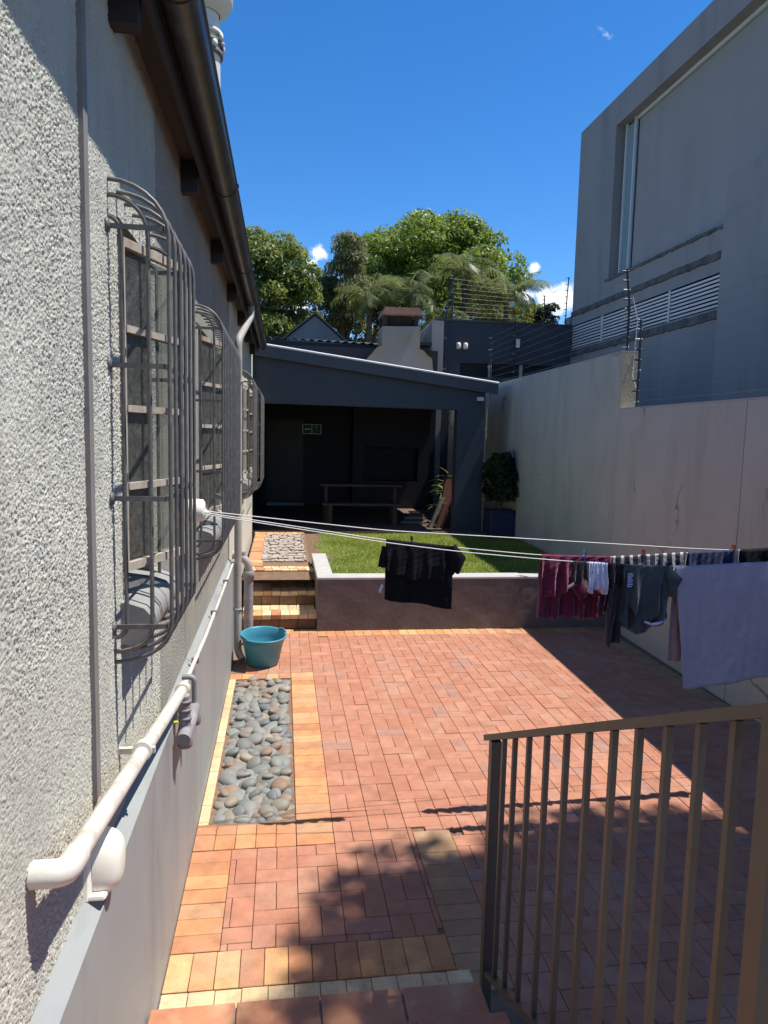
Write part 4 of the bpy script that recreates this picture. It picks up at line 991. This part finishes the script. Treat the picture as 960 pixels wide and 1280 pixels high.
obj('flue_cap', at(ch, MB().prism([(2.36,5.30),(3.32,5.32),(3.28,5.48),(2.42,5.47)], 17.42, 18.36)), MAT['copper'], ch)
ob = thing('rear_outhouse', 'pale pillar and sloping wall between the chimney and dark rear wall', 'outhouse', (3.9, 18.8, 0))
obj('pillar', at(ob, MB().box(3.86,4.18,18.78,19.2,0,5.42)), MAT['pillar_pale'], ob)
obj('sloping_wall', at(ob, MB().prism([(2.5,0),(3.86,0),(3.86,5.38),(3.5,5.02),(2.5,4.9)], 18.85, 19.15)), MAT['bld'], ob)
obj('ledge_roof', at(ob, MB().box(3.40,3.80,18.4,18.84,4.72,4.80)), MAT['eave'], ob)
obj('vent_pipe', at(ob, MB().tube(arc_path([(3.66,18.6,4.0),(3.74,18.6,4.40),(3.60,18.6,4.55)], .1), .03, 8)), MAT['dp'], ob)
rb = thing('rear_building', 'dark blue grey flat walled building with a strip window', 'building', (6.2, 19.7, 0))
m_ = MB(); m_.box(4.18,8.4,19.7,24,0,4.08); m_.box(4.18,8.4,19.7,24,4.45,5.57); m_.box(4.18,4.88,19.7,24,4.08,4.45); m_.box(7.62,8.4,19.7,24,4.08,4.45)
obj('wall', at(rb, m_), MAT['navy'], rb)
obj('roof_capping', at(rb, MB().box(4.15,8.4,19.66,24.05,5.572,5.62)), MAT['navy_light'], rb)
wn = part_empty('strip_window', rb)
for x0, x1 in ((4.88,5.72),(5.80,6.62),(6.70,7.62)): obj('pane', at(rb, MB().box(x0,x1,19.80,19.82,4.08,4.45)), MAT['pane'], wn)
for x in (5.72, 6.62): obj('mullion', at(rb, MB().box(x,x+.08,19.74,19.85,4.08,4.45)), MAT['insul'], wn)
fl = thing('floodlight', 'pair of small white floodlights high on the dark rear wall', 'floodlight', (4.9, 19.62, 4.9))
for x in (-.10, .10):
    obj('lamp_head', MB().lathe([(0,-.09),(.05,-.09),(.062,-.06),(.062,.05),(.04,.085),(0,.09)], (x,0,0), 14), MAT['white_plastic'], fl); obj('bracket', MB().tube([(x,.0,-.02),(x*.4,.07,-.03)], .014, 6), MAT['pole'], fl)
bx = thing('fence_energiser_box', 'small white box on the fence post in front of the dark rear wall', 'box', (6.46, 19.5, 5.0)); obj('case', MB().cbox(-.05,.05,-.04,.04,-.10,.10,.015), MAT['white_plastic'], bx); obj('lid', MB().cbox(-.055,.055,-.045,.045,.101,.13,.01), MAT['white_plastic'], bx)
rf = thing('rear_electric_fence', 'black electric fence posts and wires along the rear wall top', 'electric fence', (6.2, 19.6, 5.4))
A = post(rf, (4.36,19.3,4.0), (4.36,19.3,5.9), (4.52,19.3,6.75), 10, 1); B = post(rf, (4.62,19.75,5.5), (4.62,19.75,6.3), (4.60,19.75,6.75), 10); Cc = post(rf, (6.40,19.55,4.1), (6.40,19.55,5.2), (6.36,19.55,5.75), 10); D_ = post(rf, (7.30,19.85,5.6), (7.30,19.85,6.1), (7.30,19.85,6.42), 8); E_ = post(rf, (7.93,19.8,5.6), (7.94,19.8,6.4), (7.97,19.8,6.95), 8)
wires(rf, B, [Vector((6.5,20.2,5.68+.115*k)) for k in range(10)], .01, .003); wires(rf, D_, E_, .0, .003)
obj('overhead_cable', MB().tube([(-3,24,7.0),(-.5,23,6.25),(2.2,22,5.95),(4.4,19.9,6.1)], .009, 5), MAT['pole'], None, label='thin dark overhead cable strung past the chimney', cat='cable')

# neighbouring house on the right
nb_ = thing('neighbour_building', 'tall plain grey modern building with deep recessed panel and louvre strip', 'building', (8.1, 14, 0))
m_ = MB(); X = 8.1; Y0, Y1 = 5.0, 19.75; ZT_ = 10.82
RY1, RZ0, RZ1 = 17.55, 6.47, 10.13; LY0, LY1, LZ0, LZ1 = 6.0, 20.0, 4.93, 5.58
def face(y0, y1, z0, z1): m_.add([(X,y0,z0),(X,y0,z1),(X,y1,z1),(X,y1,z0)], [(0,1,2,3)])
face(Y0,Y1,RZ1,ZT_); face(RY1,Y1,RZ0,RZ1); face(Y0,19.75,LZ1,RZ0); face(Y0,Y1,0,LZ0); face(Y0,LY0,LZ0,LZ1)
m_.add([(X,RY1,RZ0),(X,RY1,RZ1),(X+.32,RY1,RZ1),(X+.32,RY1,RZ0)], [(0,1,2,3)]); m_.add([(X,Y0,RZ1),(X,RY1,RZ1),(X+.32,RY1,RZ1),(X+.32,Y0,RZ1)], [(0,1,2,3)]); m_.add([(X,Y0,RZ0),(X,RY1,RZ0),(X+.32,RY1,RZ0),(X+.32,Y0,RZ0)], [(3,2,1,0)])
m_.add([(X,Y1,0),(X,Y1,ZT_),(X+7,Y1,ZT_),(X+7,Y1,0)], [(0,1,2,3)]); m_.add([(X,Y0,0),(X,Y0,ZT_),(X+7,Y0,ZT_),(X+7,Y0,0)], [(3,2,1,0)]); m_.add([(X,Y0,ZT_),(X,Y1,ZT_),(X+7,Y1,ZT_),(X+7,Y0,ZT_)], [(3,2,1,0)]); m_.add([(X+7,Y0,0),(X+7,Y1,0),(X+7,Y1,ZT_),(X+7,Y0,ZT_)], [(0,1,2,3)])
obj('outer_wall', at(nb_, m_), MAT['bld'], nb_)
obj('recess_panel', at(nb_, MB().box(X+.30,X+.40,Y0,16.94,RZ0,10.04)), MAT['bld_rec'], nb_)
wn = part_empty('slot_window', nb_)
obj('pane', at(nb_, MB().box(X+.26,X+.28,16.95,17.42,RZ0+.05,RZ1-.06)), MAT['pane_pale'], wn)
for y in (16.95, 17.40): obj('frame_bar', at(nb_, MB().box(X+.20,X+.255,y,y+.05,RZ0+.01,RZ1-.01)), MAT['win_frame'], wn)
obj('head_bar', at(nb_, MB().box(X+.24,X+.30,Y0,16.94,10.05,RZ1-.005)), MAT['win_frame'], wn)
def ragged_ledge(z0, z1, y0, y1, dep, name='ledge'):
    mb = MB(); n = 90
    for i in range(n+1):
        y = y0+(y1-y0)*i/n; a, b_ = z0+rng.normal(0,.009), z1+rng.normal(0,.007); d = dep*(1+rng.normal(0,.08)); mb.v += [(X-.002,y,a),(X-d,y,a+.01),(X-d,y,b_-.01),(X-.002,y,b_)]
    for i in range(n):
        q = 4*i
        for k in range(3): mb.f.append((q+k, q+k+1, q+k+5, q+k+4)); mb.sm.append(False)
    return obj(name, at(nb_, mb), MAT['bld_dirty'], nb_)
ragged_ledge(6.38, 6.46, 12.0, 17.7, .03); ragged_ledge(5.83, 5.98, 12.0, 19.74, .035); ragged_ledge(4.72, 4.89, 12.0, 19.9, .035)
lv = part_empty('louvre', nb_)
obj('louvre_back', at(nb_, MB().box(X+.14,X+.18,LY0,19.9,LZ0,LZ1)), MAT['dark'], lv)
for k in range(8):
    z = LZ0+.03+k*.078; obj('slat', at(nb_, MB().obox((X+.02,11.9,z),(.0,7.95,0),(.07,0,.018),(0,0,.044))), MAT['louvre'], lv)
for y in (19.8, 17.75, 14.5, 12.3): obj('louvre_post', at(nb_, MB().box(X-.005,X+.018,y,y+.06,LZ0,LZ1)), MAT['louvre'], lv)
obj('end_jamb', at(nb_, MB().box(X,X+.3,19.9,20.3,0,LZ1+.3)), MAT['bld'], nb_)
m_ = MB(); m_.box(7.6, 8.09, 5.0, 11.98, 0, 6.35); obj('projecting_bay', at(nb_, m_), MAT['bld'], nb_)
obj('bay_parapet', at(nb_, MB().box(7.615, 8.09, 5.0, 11.965, 6.36, 7.05)), MAT['bld'], nb_)
obj('bay_joint', at(nb_, MB().box(7.63, 8.09, 5.0, 11.95, 6.35, 6.36)), MAT['bld_dirty'], nb_)

# distant telecommunications tower above the roof
tw = thing('telecom_tower', 'distant pale concrete telecommunications tower above the house gutter', 'tower', (-31.5, 300, 0))
obj('shaft', MB().lathe([(7.5,0),(6.6,100),(6.3,146),(6.3,158)], (0,0,0), 28), MAT['concrete'], tw)
for z in (147, 150.5, 154): obj('antenna_gallery', MB().lathe([(6.3,z-1),(7.4,z-1),(7.4,z+.6),(6.3,z+.6)], (0,0,0), 28), MAT['tower_dark' if z < 154 else 'concrete'], tw)
for k in range(14):
    a = k*.449; obj('antenna_dish', MB().lathe([(0,-.2),(1.2,0),(1.2,.4),(0,.5)], (0,0,0), 12, 'X'), MAT['concrete'], tw, loc=(7.6*math.cos(a), 7.6*math.sin(a), 148.8+3.6*(k % 2))).rotation_euler = (0,0,a)
obj('drum', MB().lathe([(6.3,161),(9.5,163),(11.2,166),(11.2,176),(9,180),(0,181)], (0,0,0), 32), MAT['concrete'], tw)
obj('drum_band', MB().lathe([(11.25,168),(11.35,168),(11.35,171),(11.25,171)], (0,0,0), 32), MAT['tower_dark'], tw)
obj('neck', MB().lathe([(5.9,158),(5.9,162)], (0,0,0), 24), MAT['concrete'], tw)

# ================================================================ STAIRS AND RAILING IN FRONT
sr = thing('tiled_stairs', 'terracotta tiled stairs leading down to the brick courtyard', 'stairs', (.15, 1.5, 0))
RS, TD = .165, .345; NST = 5
for k in range(NST):
    y1 = 2.63 - TD*k; z = RS*(k+1); y0 = y1-TD-.02 if k < NST-1 else -1.6
    obj('step_core', at(sr, MB().box(PL+.004, .815, y0, y1-.012, 0 if k == 0 else z-RS-.02, z-.016)), MAT['grout'], sr)
    n = 4; w_ = (.825-PL-.006)/n
    for i in range(n):
        depths = [(y0+.025, y1)] if k < NST-1 else [(y1-.34-.35*q, y1-.35*q-.008) for q in range(8)]
        for a, b_ in depths:
            obj('tile', at(sr, MB().cbox(PL+.006+i*w_+.004, PL+.006+(i+1)*w_-.004, a, b_, z-.014, z, .004)), MAT['tile'], sr)
        obj('riser_tile', at(sr, MB().box(PL+.006+i*w_+.004, PL+.006+(i+1)*w_-.004, y1-.012, y1-.003, z-RS+.004, z-.018)), MAT['tile'], sr)
rg = thing('stair_railing', 'taupe painted steel stair railing with square upright bars', 'railing', (.86, 2.66, 0))
XR = .86
def ztop(y): return 1.185 + (2.72-y)*.470
def zbot(y): return .175 + (2.667-y)*.470
obj('top_rail', at(rg, MB().bar((XR,2.755,ztop(2.755)-.012),(XR,.9,ztop(.9)-.012),.046,.024)), MAT['rail'], rg)
obj('bottom_rail', at(rg, MB().bar((XR,2.64,zbot(2.64)),(XR,1.1,zbot(1.1)),.03,.022)), MAT['rail'], rg)
obj('post', at(rg, MB().box(XR-.02,XR+.02,2.645,2.685,0,ztop(2.665)-.026)), MAT['rail'], rg)
obj('post', at(rg, MB().box(XR-.022,XR+.022,1.055,1.10,0,ztop(1.08)-.026)), MAT['rail'], rg)
for y in (2.55,2.43,2.285,2.125,1.97,1.82,1.675,1.55,1.425,1.305,1.195):
    obj('baluster', at(rg, MB().box(XR-.0085,XR+.0085,y-.0085,y+.0085,zbot(y)+.008,ztop(y)-.024)), MAT['rail'], rg)

# ================================================================ WASHING
L1 = [(-.43,4.12,1.945),(.61,4.221,1.826),(1.332,4.29,1.779),(2.78,4.429,1.681),(3.358,4.484,1.655),(4.07,4.55,1.66)]
L2 = [(-.43,4.12,1.936),(.602,4.157,1.777),(1.083,4.174,1.726),(1.589,4.193,1.678),(2.045,4.209,1.66),(2.584,4.228,1.687),(3.18,4.249,1.711),(4.07,4.28,1.76)]
L3 = [(-.43,4.10,1.929),(.585,4.042,1.780),(1.042,4.017,1.728),(1.514,3.991,1.690),(1.783,3.976,1.672),(2.03,3.962,1.659),(2.329,3.946,1.647),(2.935,3.912,1.681),(4.06,3.85,1.76)]
def smooth_line(P, n=60):
    xs_ = np.linspace(P[0][0], P[-1][0], n); X_ = [p[0] for p in P]
    ys_, zs_ = np.interp(xs_, X_, [p[1] for p in P]), np.interp(xs_, X_, [p[2] for p in P])
    for _ in range(3): zs_[1:-1] = (zs_[:-2]+zs_[1:-1]*2+zs_[2:])/4
    return xs_, ys_, zs_
LN = [smooth_line(P) for P in (L1, L2, L3)]
for i, (xs_, ys_, zs_) in enumerate(LN):
    obj('washing_line', MB().tube(list(zip(xs_, ys_, zs_)), .0028, 6), MAT['rope'], None, label=['empty white washing line highest and farthest of the three','middle white washing line carrying the black shirt and burgundy jersey','washing line carrying the lavender towel and grey shorts'][i], cat='washing line', group='washing lines from the reel')
def line_at(i, x): xs_, ys_, zs_ = LN[i]; return float(np.interp(x, xs_, ys_)), float(np.interp(x, xs_, zs_))
obj('line_hook_plate', MB().cbox(-.02,.02,-.42,.32,0,.06,.01), MAT['rail'], None, loc=(4.055,4.2,1.72), label='narrow steel plate on the boundary wall holding the washing lines', cat='bracket')

def drape(name, li, x0, x1, front, back, m, label, cat='clothing', folds=5, amp=.018, seed=0, nu=46, nv=22, parent=None, flare=0., skew=0., gap=.012, th=.0025, fold_start=.0, sub=None, dx=0., flat_back=1., wrk=1.):
    """cloth hung over a line: the front flap falls on the near side, the back flap beyond; front/back give the drop (m) for u in 0..1"""
    g = np.random.default_rng(seed); ph = g.uniform(0, 6.28, 6); y0, z0 = line_at(li, (x0+x1)/2); cx = (x0+x1)/2
    rows = []
    vs = [-1+k/nv for k in range(nv)] + [k/nv for k in range(nv+1)]
    mb = MB(); nr = 0
    use = [v for v in vs if (v < 0 and back) or v >= 0 or v == 0]
    if not front: use = [v for v in use if v <= 0]
    for v in use:
        for i in range(nu+1):
            u = i/nu; xl = x0+(x1-x0)*u; yl, zl = line_at(li, xl)
            L = (front(u) if (v >= 0 and front) else back(u)); s_ = abs(v); drop = L*s_
            sag = min(1, drop/.12)
            A = (amp if v >= 0 else amp*flat_back)*(fold_start+(1-fold_start)*sag)*(.5+.8*s_)
            w_ = math.sin(folds*6.283*u+ph[0]+.8*math.sin(3*u+ph[1])+.7*s_) + .5*math.sin(folds*1.73*6.283*u+ph[2]+1.3*s_) + .35*math.sin(9*s_+7*u+ph[3])
            wr = wrk*.004*math.sin(40*u+25*s_+ph[4])*math.sin(18*s_-9*u+ph[5])
            off = (gap*sag+.004)*(-1 if v >= 0 else 1)
            xx = xl + (u-.5)*flare*s_ + skew*s_ + .3*A*math.cos(folds*6.283*u+ph[0]) + dx*s_
            mb.v.append((xx-cx, yl-y0+off+A*w_*(-1 if v >= 0 else 1)*.8+wr, zl+.006*(1-sag)-drop-z0))
        nr += 1
    for r_ in range(nr-1):
        for i in range(nu):
            a = r_*(nu+1)+i; mb.f.append((a, a+1, a+nu+2, a+nu+1)); mb.sm.append(True)
    o = obj(name, mb, m, parent, loc=(cx, y0, z0)) if parent is None else obj(name, mb, m, parent)
    md = o.modifiers.new('thickness', 'SOLIDIFY'); md.thickness = th; md.offset = 0
    if parent is None: setp(o, label, cat, 'washing hung on the lines')
    return o
F_black = fabric('black_cotton', (.010,.010,.012), (.007,.007,.009), sheen=.0)
F_burg = fabric('burgundy_knit', (.16,.018,.055), (.105,.011,.036), 20)
F_white = fabric('white_lilac_cotton', (.55,.55,.70), (.36,.36,.55), 40)
F_grey = fabric('charcoal_sports_cloth', (.060,.072,.080), (.045,.055,.064), 9, rough=.6)
F_towel = fabric('lavender_terry', (.42,.365,.45), (.36,.31,.39), 25, bstr=.9, bscale=420)
F_pink = fabric('dusty_pink_terry', (.36,.24,.26), (.28,.18,.20), 25, bstr=.8)
F_blue = fabric('pale_blue_cotton', (.19,.28,.46), (.15,.22,.38), 20)
F_stripe = fabric('striped_cloth', (.045,.038,.048), None, 20, (17, (.42,.40,.38), .62))
F_navy = fabric('navy_denim', (.016,.026,.085), (.011,.018,.055), 30, bstr=.6)
F_dark = fabric('dark_brown_cloth', (.035,.03,.032), (.02,.017,.02), 20)
# black shirt folded over the middle line: short sleeves at both ends, long back
drape('black_shirt', 1, .615, 1.035, lambda u: .17+.055*math.sin(math.pi*u)**.7+.01*math.sin(17*u), lambda u: .365+.02*u+.006*math.sin(9*u), F_black, 'black shirt hanging alone on the middle washing line', folds=5, amp=.009, seed=3, nu=70, flat_back=.2, wrk=.5)
sl_ = bpy.data.objects['black_shirt']
def sleeve(par, m, pts, rad, seed):
    mb = MB(); mb.tube(pts, rad, 12, True); g = np.random.default_rng(seed)
    mb.v = [(x+g.normal(0,.003), y*.45+g.normal(0,.003), z+g.normal(0,.003)) for x, y, z in mb.v]; return obj('sleeve', mb, m, par)
sleeve(sl_, F_black, [(-.20,-.01,-.02),(-.215,-.012,-.09),(-.22,-.012,-.14)], [.03,.035,.036], 1)
sleeve(sl_, F_black, [(.19,-.01,-.02),(.235,-.02,-.09),(.215,-.02,-.175)], [.03,.048,.030], 2)
mb = MB().obox((-.245,.02,-.30),(.016,.0,.05),(0,.003,0),(.012,0,-.008)); obj('care_label', mb, F_white, sl_)
# burgundy jersey
bj = drape('burgundy_jersey', 1, 1.60, 2.06, lambda u: .20+.06*math.sin(5*u+1), lambda u: .40+.008*math.sin(11*u), F_burg, 'burgundy jersey with dangling sleeves on the middle line beside the white cloth', folds=5, amp=.020, seed=8, nu=60)
sleeve(bj, F_burg, [(-.02,-.03,-.12),(.03,-.05,-.20),(.06,-.045,-.25)], [.040,.045,.034], 4)
sleeve(bj, F_burg, [(.06,-.03,-.14),(.12,-.05,-.20),(.155,-.045,-.235)], [.038,.040,.028], 5)
obj('cuff_stripe', MB().obox((-.075,-.075,-.175),(.085,.0,.055),(0,.004,0),(.004,0,-.014)), F_white, bj)
# socks, white cloth and black cloth on the near line
drape('black_sock', 2, 1.715, 1.80, lambda u: .12+.02*math.sin(6*u), lambda u: .10, F_dark, 'small crumpled black sock between burgundy jersey and white cloth', folds=2, amp=.014, seed=11, nu=16, nv=12)
drape('white_cloth', 2, 1.81, 1.925, lambda u: .165+.02*math.sin(9*u), lambda u: .15+.02*math.sin(7*u), F_white, 'small crumpled white cloth hanging beside the black sock', folds=4, amp=.014, seed=12, nu=34, nv=16)
drape('black_cloth', 2, 1.93, 2.02, lambda u: .13+.015*math.sin(8*u), lambda u: .14, F_black, 'small black cloth hanging between the white cloth and grey shorts', folds=2, amp=.016, seed=13, nu=20, nv=12)
drape('dark_trousers', 2, 1.945, 2.03, lambda u: .49+.02*math.sin(5*u), lambda u: .30, F_dark, 'narrow dark trouser leg hanging low beside the grey shorts', folds=1.5, amp=.02, seed=14, nu=20, nv=26, skew=-.02)
gs = drape('grey_shorts', 2, 2.03, 2.335, lambda u: .20+.16*math.sin(math.pi*min(1,u*1.15))**1.3-.02*u, lambda u: .37+.05*math.sin(4*u), F_grey, 'charcoal sports shorts with small white print next to the lavender towel', folds=2.2, amp=.024, seed=15, nu=50, nv=24)
sleeve(gs, F_grey, [(.12,-.03,-.03),(.17,-.045,-.09),(.15,-.04,-.14)], [.03,.045,.03], 6)
mb = MB(); zz = -.035
for k in range(7):
    w_ = [.030,.034,.026,.034,.030,.034,.028][k]; mb.box(-.152,-.152+w_,-.048,-.045,zz-.007,zz)
    if k % 2: mb.box(-.152,-.147,-.048,-.045,zz-.011,zz-.0072)
    zz -= .0125
obj('print', mb, F_white, gs)
obj('hem_strip', MB().tube([(-.02,-.03,-.335),(.03,-.035,-.352),(.075,-.03,-.345),(.10,-.028,-.335)], [.006,.010,.011,.006], 8), F_white, gs)
drape('lavender_towel', 2, 2.345, 2.985, lambda u: .765-.05*u+.004*math.sin(14*u), lambda u: .60, F_towel, 'large lavender bath towel hanging on the near washing line', 'towel', folds=1.4, amp=.007, seed=16, wrk=.6, nu=60, nv=36, skew=.075, flare=-.07)
drape('pink_towel', 2, 2.36, 2.44, None, lambda u: .60, F_pink, 'strip of dusty pink towel showing behind the lavender towel edge', 'towel', folds=1, amp=.008, seed=17, nu=14, nv=20, gap=.035)
drape('blue_shirt', 2, 2.995, 3.35, lambda u: .68+.01*math.sin(6*u), lambda u: .55, F_blue, 'pale blue shirt hanging just past the lavender towel', folds=3, amp=.02, seed=18, nu=40, nv=26)
drape('striped_cloth', 1, 2.075, 2.585, lambda u: .16+.01*math.sin(8*u), lambda u: .20, F_stripe, 'dark and pale striped cloth on the middle line behind the shorts', folds=7, amp=.010, seed=19, nu=60, nv=12)
drape('navy_jeans', 1, 2.60, 2.96, lambda u: .30, lambda u: .45, F_navy, 'navy denim jeans on the middle line behind the lavender towel', folds=2, amp=.014, seed=20, nu=40, nv=20)
drape('dark_jacket', 1, 2.975, 3.4, lambda u: .36, lambda u: .40, F_black, 'black jacket at the boundary wall end of the middle line', folds=3, amp=.02, seed=21, nu=40, nv=20)

def peg(x, li, m, label):
    y, z = line_at(li, x); t = thing('clothes_peg', label, 'clothes peg', (x, y, z), 'clothes pegs on the lines')
    for s_ in (-1, 1): obj('leg', MB().obox((-.005,s_*.006-.003,-.045),(.010,0,0),(0,.006,0),(0,s_*.006,.085)), m, t)
    obj('spring', MB().tube([(-.008,0,.004),(.008,0,.004)], .0055, 8), MAT['wire'], t)
PG = {k: mat(k+'_peg_plastic', c, None, 9, .4, 0) for k, c in (('blue', (.06,.30,.50)), ('red', (.45,.06,.05)), ('orange', (.42,.10,.06)), ('dark', (.03,.03,.03)))}
peg(1.885, 1, PG['blue'], 'blue clothes peg on the burgundy jersey'); peg(2.285, 1, PG['red'], 'dark red clothes peg on the striped cloth'); peg(2.925, 1, PG['orange'], 'orange red clothes peg on the navy jeans'); peg(.77, 1, PG['dark'], 'black clothes peg on the black shirt')
